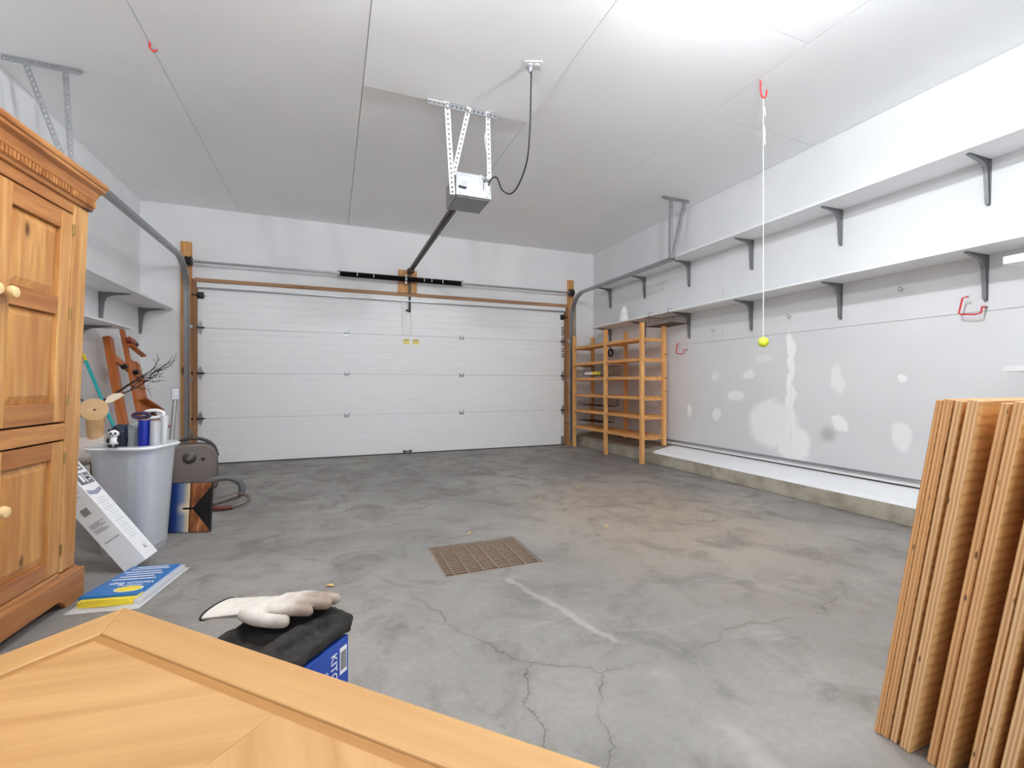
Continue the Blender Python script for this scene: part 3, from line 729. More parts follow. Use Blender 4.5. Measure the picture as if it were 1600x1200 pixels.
MB().tube([(.031*math.cos(a)*1.09, .031*math.sin(a)*1.09*.9, .014*math.sin(2*a)) for a in [2*PI*k/32 for k in range(32)]], .0012, 5, True).build('ball_seam', 'white', t)
MB().tube([(0, 0, .03), (0, 0, 1.652)], .0022, 6).build('string', 'string', t)
for z, dx in ((1.60, .02), (1.47, .018), (1.41, .02)):
    MB().tube(bez([(0, 0, z), (.012, 0, z-.015), (dx, 0, z-.07)], 5), .0025, 6).build('string_tail', 'string', t)

# ================================================================ SLATTED SHELVING UNIT
t = thing('shelving_unit', 'slatted pine shelving unit with six shelf levels beside the door', 'shelf unit')
XP, XB = 3.415, 3.735
levels = (1.50, 1.255, 1.035, .795, .567, .325)
for y in (4.447, 5.215, 6.06):
    MB().box(XP-.022, y-.022, 0, XP+.022, y+.022, 1.672).build('post', 'shelfwood_z', t, bevel=.003)
    MB().box(XB-.022, y-.022, .206, XB+.022, y+.022, 1.662).build('post', 'shelfwood_z', t, bevel=.003)
    for z in levels:
        MB().box(XP+.023, y-.010, z-.045, XB-.023, y+.010, z-.0185).build('cross_rail', 'shelfwood_y', t)
        MB().lathe([(.006, -.0225), (.006, -.0235)], (XP, y, z-.03), 'y', 8).build('bolt_head', 'dark_metal', t)
for y0, y1 in ((4.471, 5.191), (5.239, 6.036)):
    for li, z in enumerate(levels):
        MB().box(XP-.018, y0-.0, z-.018, XB+.02, y1, z).build('shelf_board', 'shelfwood_y', t, bevel=.002)
        MB().box(XP-.021, y0, z-.035, XP-.001, y1, z-.0185).build('shelf_lip', 'shelfwood_y', t)
for z in (1.30, 1.02, .86):
    MB().tube([(XB+.0, 4.424, z), (XB+.0, 4.40, z)], .005, 6).build('dowel_pin', 'dark_metal', t)

# wire baskets
def basket(name, label, loc, lx, ly, h, hooks=True, mat='dark_metal', grp=None):
    t = thing(name, label, 'basket', loc, group=grp)
    r = .0022
    for z in (0, -h):
        e = 0 if z == 0 else .01
        MB().tube([(e, e, z), (lx-e, e, z), (lx-e, ly-e, z), (e, ly-e, z)], r*1.5, 5, True).build('rim_wire' if z == 0 else 'base_wire', mat, t)
    n = 12
    for i in range(n):
        y = ly*(i+.5)/n; MB().tube([(0, y, 0), (.01, y, -h), (lx-.01, y, -h), (lx, y, 0)], r, 4).build('cross_wire', mat, t)
    n = 8
    for i in range(n):
        x = lx*(i+.5)/n; MB().tube([(x, 0, 0), (x, .01, -h), (x, ly-.01, -h), (x, ly, 0)], r, 4).build('long_wire', mat, t)
    if hooks:
        for y in (ly*.12, ly*.85): MB().tube([(0, y, 0), (0, y, .045), (.05, y, .045)], r*1.3, 5).build('hanger_wire', mat, t)
    return t
rust = plain('basket_wire', srgb(84, 68, 56), .5, .6)
basket('wire_basket', 'dark wire basket hooked onto the long lower wall shelf', (3.565, 4.12, 1.757), .27, .46, .115, True, rust, 'dark wire baskets')
basket('wire_basket', 'dark wire basket under the second shelf board, holding the yellow tube', (3.43, 5.26, 1.195), .27, .60, .13, False, rust, 'dark wire baskets')
basket('wire_basket', 'dark wire basket hung below the fourth board of the shelving unit', (3.43, 5.30, .752), .27, .70, .115, False, rust, 'dark wire baskets')
basket('wire_basket', 'dark wire basket hung below the fifth board of the shelving unit', (3.43, 5.42, .522), .27, .60, .115, False, rust, 'dark wire baskets')
for o in [x for x in bpy.data.objects if x.name.startswith('wire_basket')][1:]:
    for y in (.05, .5):
        MB().tube([(.01, y, 0), (.01, y, .03), (.01, y+.03, .04)], .003, 5).build('hanger_wire', rust, o)
t = thing('caulk_tube', 'white and yellow caulk tube lying in the wire basket', 'tube', (3.46, 5.55, 1.095))
MB().tube([(0, -.10, 0), (0, .25, 0)], .027, 14).build('tube_body', 'white', t, True)
MB().tube([(0, -.102, 0), (0, .04, 0)], .0275, 14).build('tube_sleeve', 'yellow', t, True)
MB().lathe([(.027, .25), (.008, .262), (.004, .32)], (0, 0, 0), 'y', 12).build('nozzle', 'white', t, True)
t = thing('spray_bottle', 'white plastic bottle with pointed cap on the lower wall shelf', 'bottle', (3.69, 5.19, ZD))
MB().lathe([(.05, 0), (.06, .006), (.06, .10), (.05, .115)], (0, 0, 0), 'z', 20).build('bottle_body', 'white', t, True)
MB().lathe([(.05, .116), (.05, .145), (.034, .185), (.012, .215), (.005, .222)], (0, 0, 0), 'z', 20).build('bottle_cap', 'white', t, True)
tag(MB().tube([(3.79, 5.66+.05*math.cos(a), 1.40+.05*math.sin(a)) for a in [2*PI*k/20 for k in range(20)]], .014, 8, True).tube([(XR-.005, 5.66, 1.44), (3.79, 5.66, 1.45)], .005, 6).build('wire_coil', 'black', None, True), 'small black cable coil hanging behind the shelving unit', 'coil')

# ================================================================ FLOOR DRAIN
t = thing('drain_grate', 'rusty steel floor drain grate set in the concrete', 'grate', (0, 0, -.004))
b = MB(); fw = .012
b.box(DX0+.002, DY0+.002, -.028, DX1-.002, DY0+fw, 0).box(DX0+.002, DY1-fw, -.028, DX1-.002, DY1-.002, 0).box(DX0+.002, DY0+fw, -.028, DX0+fw, DY1-fw, 0).box(DX1-fw, DY0+fw, -.028, DX1-.002, DY1-fw, 0)
b.build('frame', 'grate', t)
for x in (.05, .128, .206, .284, .362, .44): MB().box(DX0+x, DY0+fw, -.026, DX0+x+.006, DY1-fw, -.0005).build('bearing_bar', 'grate', t)
for i in range(14):
    y = DY0+.025+i*(DY1-DY0-.05)/13; MB().box(DX0+fw, y-.004, -.022, DX1-fw, y+.004, -.004).build('cross_bar', 'grate', t)
b = MB(); n = 24
for i in range(n+1):
    for k in range(n+1): b.v.append((DX0+(DX1-DX0)*i/n, DY0+(DY1-DY0)*k/n, -.040+random.uniform(-.008, .006)))
b.f = [(i*(n+1)+k, (i+1)*(n+1)+k, (i+1)*(n+1)+k+1, i*(n+1)+k+1) for i in range(n) for k in range(n)]
sd = b.build('sediment', 'dirt', t, True); sd['kind'] = 'stuff'

# leaves on the floor
for li, (x, y) in enumerate(((.127, 3.699), (.821, 3.932), (.811, 2.772), (-.006, 2.292), (.645, 4.805), (2.066, 3.649), (1.70, 2.586), (1.6, 3.4))):
    a = random.uniform(0, 6); L = .022; q = MB()
    pts = [(-1, 0, .0), (-.3, .42, .006), (.5, .36, .008), (1, 0, .003), (.5, -.34, .007), (-.3, -.42, .008)]
    q.add([(p[0]*L, p[1]*L, p[2]) for p in pts]+[(0, 0, .002)]+[(p[0]*L, p[1]*L, max(0, p[2]-.0012)) for p in pts]+[(0, 0, .0006)],
          [(i, (i+1) % 6, 6) for i in range(6)]+[(7+(i+1) % 6, 7+i, 13) for i in range(6)]+[(i, 7+i, 7+(i+1) % 6, (i+1) % 6) for i in range(6)])
    o = q.build('dry_leaf', 'leaf'); o.location = (x, y, .0002); o.rotation_euler = (0, 0, a)
    tag(o, ('dry leaf scrap on the floor level with the vacuum hose', 'dry leaf scrap between drain grate and garage door, in line with the grate', 'dry leaf scrap lying just beyond the drain grate', 'dry leaf scrap between the drain grate and the vacuum bag packet', 'dry leaf scrap closest to the garage door handle', 'dry leaf scrap on the floor towards the slatted shelving unit', 'dry leaf scrap beside the drain grate, on the plywood side', 'dry leaf scrap on the tan patch between grate and shelving unit')[li], 'leaf', 'dry leaf scraps on the floor')

# ================================================================ PINE WARDROBE
A = thing('wardrobe', 'two-door pine wardrobe with panelled doors and dentil cornice', 'wardrobe', (-1.03, 2.60, 0), (0, R(1.9), R(-4.8)))
Wd, D = 1.10, .56
y1 = -.055; y0 = -Wd+.055                 # carcass ends
MB().box(-D, y0, .10, -.036, y1, 1.70).build('carcass', 'pine', A, bevel=.003)
# plinth with shaped bracket feet
def plinth(pts): return [(p, q) for p, q in pts]
fy0, fy1 = -Wd, .0
front = [(fy1, 0), (fy1, .135), (fy0, .135), (fy0, 0), (fy0+.12, 0), (fy0+.135, .02), (fy0+.17, .045), (fy1-.17, .045), (fy1-.135, .02), (fy1-.12, 0)]
MB().prism(front, -.022, .0, 'x').build('plinth_front', 'pine_h', A, bevel=.004)
side = [(-.024, 0), (-.024, .135), (-D, .135), (-D, 0), (-D+.10, 0), (-D+.14, .045), (-.16, .045), (-.12, 0)]
for y in (fy1-.022, fy0): MB().prism(side, y, y+.022, 'y').build('plinth_side', 'pine_h', A, bevel=.003)
MB().prism([(-.03, .135), (-.004, .135), (-.03, .16)], fy0+.03, fy1-.03, 'y').build('plinth_moulding', 'pine_h', A)
# face frame
def fr(name, ya, yb, za, zb, mt, x0=-.036, x1=-.012, bev=.003): return MB().box(x0, ya, za, x1, yb, zb).build(name, mt, A, bevel=bev)
fr('corner_stile', -.152, y1, .16, 1.70, 'pine'); fr('corner_stile', y0, y0+.10, .16, 1.70, 'pine')
yl, yr, yc = y0+.105, -.155, -.552
fr('mid_rail', yl-.004, yr+.002, .715, .782, 'pine_h'); fr('bottom_rail', yl-.004, yr+.002, .145, .162, 'pine_h'); fr('top_rail', yl-.004, yr+.002, 1.655, 1.70, 'pine_h')
fr('shadow_gap_board', yl, yr, .165, 1.652, 'gap', -.0365, -.034, 0)
def cab_door(ya, yb, za, zb, rails, knobside, knobz):
    d = MB().box(-.033, ya, za, -.014, ya+.068, zb).box(-.033, yb-.068, za, -.014, yb, zb).build('door', 'pine', A, bevel=.0025)
    zs = rails
    for (r0, r1) in zs: MB().box(-.033, ya+.0685, r0, -.0145, yb-.0685, r1).build('door_rail', 'pine_h', d, bevel=.0025)
    for (a, bq) in zip(zs, zs[1:]):
        p0, p1 = a[1], bq[0]; m = .032; xx = -.030
        # raised and fielded panel
        o = [(ya+.069, p0+.0005), (yb-.069, p0+.0005), (yb-.069, p1-.0005), (ya+.069, p1-.0005)]
        i1 = [(ya+.069+m, p0+m), (yb-.069-m, p0+m), (yb-.069-m, p1-m), (ya+.069+m, p1-m)]
        vs_ = [(xx, *q) for q in o]+[(-.0205, *q) for q in i1]
        MB().add(vs_, [(4, 5, 6, 7)]+[(k, (k+1) % 4, 4+(k+1) % 4, 4+k) for k in range(4)]+[(0, 3, 2, 1)]).build('raised_panel', 'pine_p', d)
    ky = yb-.034 if knobside > 0 else ya+.034
    MB().lathe([(.009, 0), (.009, .012), (.019, .02), (.022, .030), (.018, .040), (.008, .044)], (-.0135, ky, knobz), 'x', 18).build('knob', 'knob', d, True)
    hy = ya if knobside > 0 else yb
    for hz in ((za+.09, zb-.07) if zb-za < .6 else (za+.09, (za+zb)/2+.02, zb-.06)):
        MB().tube([(-.012, hy+(.003 if knobside < 0 else -.003), hz-.022), (-.012, hy+(.003 if knobside < 0 else -.003), hz+.022)], .005, 8).build('hinge', 'brass', d, True)
for ya, yb, ks in ((yl, yc-.002, 1), (yc+.002, yr, -1)):
    cab_door(ya, yb, .79, 1.65, ((.79, .868), (1.225, 1.298), (1.575, 1.65)), ks, 1.262)
    cab_door(ya, yb, .166, .708, ((.166, .232), (.640, .708)), ks, .508)
# cornice: swept moulding on front and the far side, dentil blocks below
prof = [(e*.62, z) for e, z in [(0, 1.70), (.016, 1.702), (.019, 1.715), (.019, 1.748), (.028, 1.752), (.032, 1.765), (.044, 1.785), (.062, 1.797), (.066, 1.80), (.066, 1.812), (.074, 1.816), (.078, 1.826), (.076, 1.836), (0, 1.838)]]
def cornice_ring():
    b = MB(); n = len(prof)
    xs0, xs1 = -D, -.012
    corners = lambda e: [(xs0, y1+e), (xs1+e, y1+e), (xs1+e, y0-e), (xs0, y0-e)]
    vs_ = []
    for (e, z) in prof: vs_ += [(p[0], p[1], z) for p in corners(e)]
    fs = [(i*4+k, i*4+k+1, (i+1)*4+k+1, (i+1)*4+k) for i in range(n-1) for k in range(3)]
    fs += [(i*4+3, i*4, (i+1)*4, (i+1)*4+3) for i in range(n-1)]
    fs += [(3, 2, 1, 0), tuple(range((n-1)*4, n*4))]
    return b.add(vs_, fs)
cn = cornice_ring().build('cornice', 'pine_h', A, bevel=.0015)
nd = 56
dm = MB().box(0, 0, 0, .010, .011, .026).mesh('dentil', M['pine_h'])
for i in range(nd):
    o = link('dentil', dm, cn); o.location = (.0, y0-.008+(y1-y0+.016-.011)*i/(nd-1), 1.719)

# ================================================================ OAK TABLE
t = thing('oak_table', 'low golden oak table with mitred border, close to the wardrobe', 'table')
# local x runs along the long edge, y = depth; use a rotation so z stays up
t.location = (-.426, 1.257, 0); t.rotation_euler = (0, 0, R(-45))
# in local space the table occupies x 0..1.18, y 0..-.80
TL, TW, TZ, BW = 1.18, .80, .45, .081
def slab(poly, z0, z1): return MB().prism(poly, z0, z1, 'z')
for k, poly in enumerate(([(0, 0), (TL, 0), (TL-BW, -BW), (BW, -BW)], [(0, 0), (BW, -BW), (BW, -TW+BW), (0, -TW)], [(0, -TW), (BW, -TW+BW), (TL-BW, -TW+BW), (TL, -TW)], [(TL, 0), (TL, -TW), (TL-BW, -TW+BW), (TL-BW, -BW)])):
    slab(poly, TZ-.03, TZ).build('border_board', wood('oak_border_%s' % 'abcd'[k], srgb(198, 156, 104), srgb(178, 134, 83), 'x' if k % 2 == 0 else 'y', .42, 26, contrast=(.2, .8)), t, bevel=.003)
GW = .02
ring = [(BW+.0005, TL-BW-.0005, -BW-.0005, -TW+BW+.0005), ]
x0_, x1_, ya_, yb_ = ring[0]
for poly in ([(x0_, ya_), (x1_, ya_), (x1_-GW, ya_-GW), (x0_+GW, ya_-GW)], [(x0_, ya_), (x0_+GW, ya_-GW), (x0_+GW, yb_+GW), (x0_, yb_)], [(x0_, yb_), (x0_+GW, yb_+GW), (x1_-GW, yb_+GW), (x1_, yb_)], [(x1_, ya_), (x1_, yb_), (x1_-GW, yb_+GW), (x1_-GW, ya_-GW)]):
    slab(poly, TZ-.028, TZ-.004).build('inlay_groove', 'oak_groove', t)
fx0, fx1, fy_0, fy_1 = x0_+GW+.0005, x1_-GW-.0005, yb_+GW+.0005, ya_-GW-.0005
# field of bookmatched veneer in diagonal quarters
mx, my = (fx0+fx1)/2, (fy_0+fy_1)/2
def oak_diag(name, ang):
    k = NT(name); o = k.obj(); mp = k.n('ShaderNodeMapping'); mp.inputs['Rotation'].default_value = (0, 0, ang); mp.inputs['Scale'].default_value = (1, 26, 1)
    k.l(o, mp.inputs[0]); mp2 = k.n('ShaderNodeMapping'); mp2.inputs['Scale'].default_value = (1.4, 26, 26)
    mp.inputs['Scale'].default_value = (1, 1, 1); k.l(mp.outputs[0], mp2.inputs[0])
    n1 = k.noise(mp2.outputs[0], 1, 5, .5).outputs[0]
    k.base(k.ramp(n1, [(.25, srgb(170, 126, 76)), (.75, srgb(198, 156, 104))])); k.b.inputs['Roughness'].default_value = .42
    k.bump(n1, .06, .002); return k.m
for i, (poly, ang) in enumerate((([(fx0, fy_0), (mx, fy_0), (mx, fy_1), (fx0, fy_1)], R(-38)), ([(mx+.0004, fy_0), (fx1, fy_0), (fx1, fy_1), (mx+.0004, fy_1)], R(38)))):
    slab(poly, TZ-.028, TZ-.0005).build('veneer_panel', oak_diag('oak_field_%s' % 'ab'[i], ang), t)
for a, bq in ((.05, -.05), (TL-.11, -.05), (.05, -TW+.11), (TL-.11, -TW+.11)):
    MB().box(a, bq-.06, 0, a+.06, bq, TZ-.0305).build('leg', 'oak_b', t, bevel=.006)
MB().box(.11, -.075, TZ-.10, TL-.11, -.055, TZ-.0305).box(.11, -TW+.055, TZ-.10, TL-.11, -TW+.075, TZ-.0305).build('apron', 'oak_b', t)

# ================================================================ PLYWOOD SHEETS
ys = .690; lean = math.atan(.13/.86)
specs = [(.012, 0, .904, .000), (.018, .002, .906, .004), (.015, .004, .903, .012), (.023, .000, .905, .046), (.017, .010, .900, .006), (.020, .005, .904, .050), (.014, .008, .903, .004), (.016, .004, .905, .020), (.022, .010, .905, .05), (.018, .0, .903, .0)]
# each: thickness, local x offset of the visible end, height, gap behind it
descr = ('thin plywood sheet, outermost of the leaning stack', 'plywood sheet with dark knot holes, second from the stack outside', 'narrow-edged plywood sheet, third from the stack outside', 'pale-edged plywood sheet with a clear face showing, fourth in the stack',
         'brown-edged plywood sheet, fifth from the stack outside', 'light plywood sheet with broad face showing, sixth in the stack', 'thin brown plywood sheet, seventh from the stack outside', 'brown plywood sheet, eighth from the stack outside',
         'plywood sheet with stamped edge lettering and knotty face', 'plywood sheet against the wall, innermost of the stack')
yy = ys
for i, (th, dx, hh, gap) in enumerate(specs):
    o = MB().box(0, -th, 0, 1.2, 0, hh/math.cos(lean)).build('plywood_sheet', 'ply', bevel=.0012)
    o.location = (1.372+dx, yy+.10, th*math.sin(lean)+.0005); o.rotation_euler = (lean, 0, 0)
    tag(o, descr[i], 'plywood', 'stack of leaning plywood sheets')
    if i == 8:
        text('edge_stamp', 'PLYWOOD  D FIR  EXTERIOR', .017, 'ink', o, frame((-.0006, -th/2, .48), Vector((0, 0, -1)), Vector((0, -1, 0)), Vector((-1, 0, 0))), .0002)
    yy -= th/math.cos(lean)+gap*.62+.0012

# ================================================================ CARTON, TOWEL, GLOVE
ang = math.atan2(1.261-1.154, .039+.052)
t = thing('kitchen_bag_carton', 'blue printed carton with white lettering under the black towel', 'box', (.041, 1.263, 0), (0, 0, ang))
# local: x from -.26 (near) to 0 (far corner), y 0 .. .20 to the left ; right face at y=0
bx = MB().box(-.27, 0, 0, 0, .20, .292).build('carton_body', 'bluebox', t, bevel=.002)
fm = lambda x, z: frame((x, -.0008, z), Vector((0, 0, -1)), Vector((1, 0, 0)), Vector((0, -1, 0)))
text('lettering', 'KITCHEN', .031, 'ink_white', t, fm(-.056, .205))
text('lettering', 'CATCHERS', .014, 'ink_white', t, fm(-.082, .205))
text('lettering', 'SACS', .014, 'ink_white', t, fm(-.098, .215))
sk = MB().box(-.034, -.0012, .205, -.008, -.0004, .272).build('barcode_label', 'ink_white', t)
for k in range(7): MB().box(-.031+.0031*k, -.0018, .215, -.0296+.0031*k, -.0013, .262).build('barcode_bar', 'ink', sk)
MB().add([(-.20, .20, .29), (-.05, .20, .29), (-.05, .275, .268), (-.20, .275, .268), (-.20, .20, .294), (-.05, .20, .294), (-.05, .275, .272), (-.20, .275, .272)], [(0, 3, 2, 1), (4, 5, 6, 7), (0, 1, 5, 4), (1, 2, 6, 5), (2, 3, 7, 6), (3, 0, 4, 7)]).build('open_flap', 'boxwhite', t)
# towel: folded cloth pad, rounded and wrinkled
def blob(name, mat, parts, voxel, loc, rot, parent=None, smooth=4, noise=0.):
    b = MB()
    for p in parts:
        if p[0] == 's': b.sphere(p[1], p[2])
        elif p[0] == 't': b.tube(bez(p[1], 6), [p[2]+(p[3]-p[2])*i/(6*(len(p[1])-1)) for i in range(6*(len(p[1])-1)+1)], 12)
        elif p[0] == 'b': b.box(*p[1])
    o = b.build(name, mat, parent)
    o.location = loc; o.rotation_euler = rot
    m = o.modifiers.new('remesh', 'REMESH'); m.mode = 'VOXEL'; m.voxel_size = voxel; m.use_smooth_shade = True
    s = o.modifiers.new('smooth', 'SMOOTH'); s.iterations = smooth; s.factor = .6
    if noise:
        tx = bpy.data.textures.new(name+'_wrinkle', 'CLOUDS'); tx.noise_scale = .03
        dsp = o.modifiers.new('wrinkle', 'DISPLACE'); dsp.texture = tx; dsp.strength = noise; dsp.mid_level = .5
    return o
tw = blob('black_towel', 'towel', [('b', (-.285, -.005, 0, .005, .205, .03)), ('t', [(-.28, .0, .012), (-.29, .10, .022), (-.285, .2, .014)], .026, .026), ('t', [(-.27, .205, .018), (-.12, .215, .022), (0, .20, .02)], .024, .026),
      ('t', [(.0, .2, .02), (.012, .1, .026), (.0, .0, .02)], .022, .024), ('t', [(-.28, .04, .03), (-.14, .06, .04), (.0, .03, .03)], .02, .02), ('s', (-.03, .16, .04), (.05, .05, .03)), ('t', [(-.28, .0, .0), (-.285, -.0, -.02), (-.28, .01, -.05)], .022, .014)],
      .006, (.041, 1.263, .3), (0, 0, ang), None, 6, .014)
tag(tw, 'black terry towel folded on top of the blue carton', 'towel')
glove = thing('work_glove', 'white leather work glove with grimy fingertips on the black towel', 'glove', (-.222, 1.345, .372), (R(-8), R(-2), R(-20)))
fing = (([(.10, .036, .004), (.155, .046, .006), (.215, .042, .004)], .0155, .013), ([(.10, .012, .006), (.17, .016, .010), (.238, .014, .006)], .0165, .014),
        ([(.10, -.012, .004), (.17, -.014, .006), (.228, -.018, .004)], .0165, .014), ([(.10, -.034, .0), (.15, -.043, .0), (.195, -.047, -.002)], .0155, .013),
        ([(.035, -.035, -.004), (.085, -.070, -.008), (.15, -.083, -.012)], .019, .0155))
blob('leather_shell', 'glove', [('s', (.09, 0, 0), (.062, .052, .019)), ('s', (.04, 0, 0), (.065, .052, .019)), ('s', (.125, 0, .003), (.035, .046, .016))]
     + [('t', p, r0, r1) for p, r0, r1 in fing] + [('s', p[-1], (r1*1.15, r1, r1)) for p, r0, r1 in fing], .0035, (0, 0, 0), (0, 0, 0), glove, 4, .004)
cuff = MB()
n = 20
ringv = lambda x, ry, rz, k: (x, ry*math.cos(2*PI*k/n), rz*math.sin(2*PI*k/n))
for ri, (x, ry, rz) in enumerate(((.03, .052, .019), (-.0, .058, .017), (-.05, .072, .013), (-.05, .069, .010), (0, .055, .014), (.03, .049, .016))): cuff.v += [ringv(x, ry, rz, k) for k in range(n)]
cuff.f = [(i*n+k, i*n+(k+1) % n, (i+1)*n+(k+1) % n, (i+1)*n+k) for i in range(5) for k in range(n)]
cuff.build('cuff', 'glove', glove, True)
MB().tube([ringv(-.051, .072, .013, k) for k in range(n)], .003, 6, True).build('cuff_binding', 'black', glove, True)
text('size_mark', 'XL', .016, 'ink', glove, frame((-.02, .045, .0145), Vector((.6, -.75, .1)).normalized(), Vector((.75, .6, 0)).normalized(), Vector((0, .15, 1)).normalized()), .0002)

# ================================================================ VACUUM BAG PACKET
pk = thing('vacuum_bag_packet', 'clear packet of yellow vacuum bags with a blue printed card', 'packet', (-.848, 2.60, 0), (0, 0, R(-10)))
# local: y from -.22 (near camera) to .22, x width .22
def pillow(x0, x1, ya, yb, h0, h1, n=14, edge=.02, z0=0.002):
    b = MB()
    for i in range(n+1):
        for k in range(n+1):
            u, v = i/n, k/n; e = min(1, min(u, 1-u, v, 1-v)/.16)
            z = z0+(h0+(h1-h0)*v)*(1-(1-e)**2)+random.uniform(0, .0025)
            b.v.append((x0+(x1-x0)*u, ya+(yb-ya)*v, z))
    m = len(b.v)
    for i in range(n+1):
        for k in range(n+1): q = b.v[i*(n+1)+k]; b.v.append((q[0], q[1], z0*.5))
    b.f = [(i*(n+1)+k, (i+1)*(n+1)+k, (i+1)*(n+1)+k+1, i*(n+1)+k+1) for i in range(n) for k in range(n)]
    b.f += [tuple(m+q for q in reversed(f)) for f in b.f]
    per = [(i, 0) for i in range(n)]+[(n, k) for k in range(n)]+[(n-i, n) for i in range(n)]+[(0, n-k) for k in range(n)]
    ix = [i*(n+1)+k for i, k in per]
    b.f += [(ix[j], m+ix[j], m+ix[(j+1) % len(ix)], ix[(j+1) % len(ix)]) for j in range(len(ix))]
    return b
pillow(-.135, .135, -.225, .215, .012, .012).build('wrapper', 'film', pk, True)
b = MB()   # folded yellow bags: layered fold showing at the near end
for k in range(4): b.tube(bez([(-.105+.004*k, -.19, .012+.007*k), (0, -.196, .016+.008*k), (.098-.004*k, -.19, .012+.007*k)], 6), .0055, 8)
b.box(-.108, -.188, .008, .10, -.12, .034).build('folded_bags', 'yellow', pk, True, .003)
c = MB().add([(-.118, -.165, .046), (.098, -.165, .044), (.108, .185, .036), (-.104, .185, .038), (-.118, -.165, .012), (.098, -.165, .012), (.108, .185, .012), (-.104, .185, .012)], [(0, 3, 2, 1), (4, 5, 6, 7), (0, 1, 5, 4), (1, 2, 6, 5), (2, 3, 7, 6), (3, 0, 4, 7)]).build('printed_card', 'bluebag', pk, bevel=.004)
up = lambda x, y, z: frame((x, y, z), Vector((-1, 0, 0)), Vector((0, -1, 0)), Vector((0, .02, 1)))
MB().lathe([(.05, 0), (.05, .001)], (0, 0, 0), 'z', 28).build('round_label', 'yellow', pk).matrix_local = Matrix.Translation((.04, -.115, .0462)) @ Matrix.Diagonal((1, .55, 1, 1))
MB().lathe([(.056, 0), (.056, .0006)], (0, 0, 0), 'z', 28).build('label_ring', 'ink_white', pk).matrix_local = Matrix.Translation((.04, -.115, .0458)) @ Matrix.Diagonal((1, .56, 1, 1))
text('lettering', 'Vacuum Bags', .034, 'ink_white', pk, up(.015, -.045, .0445))
text('lettering', 'Microfilter bags', .016, 'ink_white', pk, up(.02, -.07, .0455))
for k, y in enumerate((.0, .03, .06, .09, .125, .15)): MB().box(-.09+.012*(k % 3), y, .0405+.0026-.0001*k*6, .085-.02*(k % 2), y+.009, .0438-.0001*k*6).build('print_line', 'ink_white', pk)
MB().box(.100, -.2, .004, .128, .19, .030).build('clear_edge', 'film', pk, bevel=.006)

# ================================================================ TOTE WITH CONTENTS
def rrect(w, d, r, n=5):
    pts = []
    for cx, cy, a0 in ((w-r, d-r, 0), (-w+r, d-r, PI/2), (-w+r, -d+r, PI), (w-r, -d+r, 1.5*PI)):
        for k in range(n+1): a = a0+PI/2*k/n; pts.append((cx+r*math.cos(a), cy+r*math.sin(a)))
    return pts
TO = thing('storage_bin', 'tall translucent white plastic bin full of wrapping rolls', 'bin', (-1.052, 3.235, 0), (0, 0, R(-14)))
b = MB(); rings = []
for (w_, d_, z) in ((.142, .105, .004), (.148, .11, .0), (.152, .113, .03), (.154, .115, .032), (.186, .143, .572), (.198, .155, .574), (.198, .155, .604), (.190, .147, .604), (.180, .137, .57), (.146, .108, .03), (.136, .098, .012)):
    b.v += [(x, y, z) for x, y in rrect(w_*.87, d_, .065)]
n = 24; Rn = 11
b.f = [(i*n+k, i*n+(k+1) % n, (i+1)*n+(k+1) % n, (i+1)*n+k) for i in range(Rn-1) for k in range(n)]+[tuple(range(n)), tuple(range((Rn-1)*n, Rn*n))]
b.build('bin_body', 'tote', TO, True)
MB().tube([(x, y, .59) for x, y in rrect(.174, .157, .065)], .008, 8, True).build('rim', 'white', TO, True)
TM = Matrix.Translation((-1.052, 3.235, 0)) @ Matrix.Rotation(R(-14), 4, 'Z')
def inbin(name, label, cat, x, y, tilt=(0, 0, 0)):
    t = thing(name, label, cat, TM @ Vector((x, y, .02)), tilt); return t
t = inbin('wrapping_roll', 'blue wrapping paper roll standing in the bin', 'roll', .040, -.02, (R(1), R(2), 0))
MB().tube([(0, 0, 0), (0, 0, .72)], .030, 18).build('paper', 'roll_blue', t, True); MB().tube([(0, 0, .7205), (0, 0, .7235)], .02, 14).build('core', 'card', t, True)
t = inbin('wrapping_roll', 'silver wrapping roll standing beside the blue roll', 'roll', .098, -.02, (R(1), R(2), 0))
MB().tube([(0, 0, 0), (0, 0, .715)], .026, 18).build('paper', 'roll_silver', t, True); MB().tube([(0, 0, .7155), (0, 0, .719)], .017, 14).build('core', 'card', t, True)
t = inbin('wrapping_roll', 'thin clear cellophane roll at the bin corner', 'roll', .092, .045, (R(-1), R(2.5), 0))
MB().tube([(0, 0, 0), (0, 0, .74)], .02, 14).build('paper', 'film', t, True); MB().tube([(0, 0, .002), (0, 0, .73)], .012, 12).build('core', 'white', t, True)
for k, (x, y, hh, nm, mt, lb) in enumerate(((-.078, .02, .70, 'folded_bag', 'navy', 'navy folded bag poking out of the bin'), (-.006, .045, .715, 'striped_cloth', 'greycloth', 'grey ribbed cloth between the navy bag and rolls'))):
    o = blob(nm, mt, [('b', (-.034, -.05, .1, .034, .05, hh-.05)), ('t', [(-.012, -.04, hh-.05), (0, 0, hh-.035), (.012, .04, hh-.05)], .032, .032)], .010, TM @ Vector((x, y, .02)), (0, 0, R(-14)), None, 4, .012)
    tag(o, lb, 'bag' if k == 0 else 'cloth')
t = inbin('gift_bow', 'white and purple ribbon bow on top of the bin contents', 'bow', .03, .06); t.location.z = .752
MB().tube([(.05*math.cos(a)+.03, .0, .022*math.sin(a)+.015) for a in [2*PI*k/18 for k in range(18)]], .010, 8, True).build('white_loop', 'white', t, True)
MB().tube([(.04*math.cos(a)-.025, -.012, .014*math.sin(a)+.01) for a in [2*PI*k/18 for k in range(18)]], .010, 8, True).build('purple_loop', plain('ribbon_purple', srgb(70, 48, 84), .5), t, True)
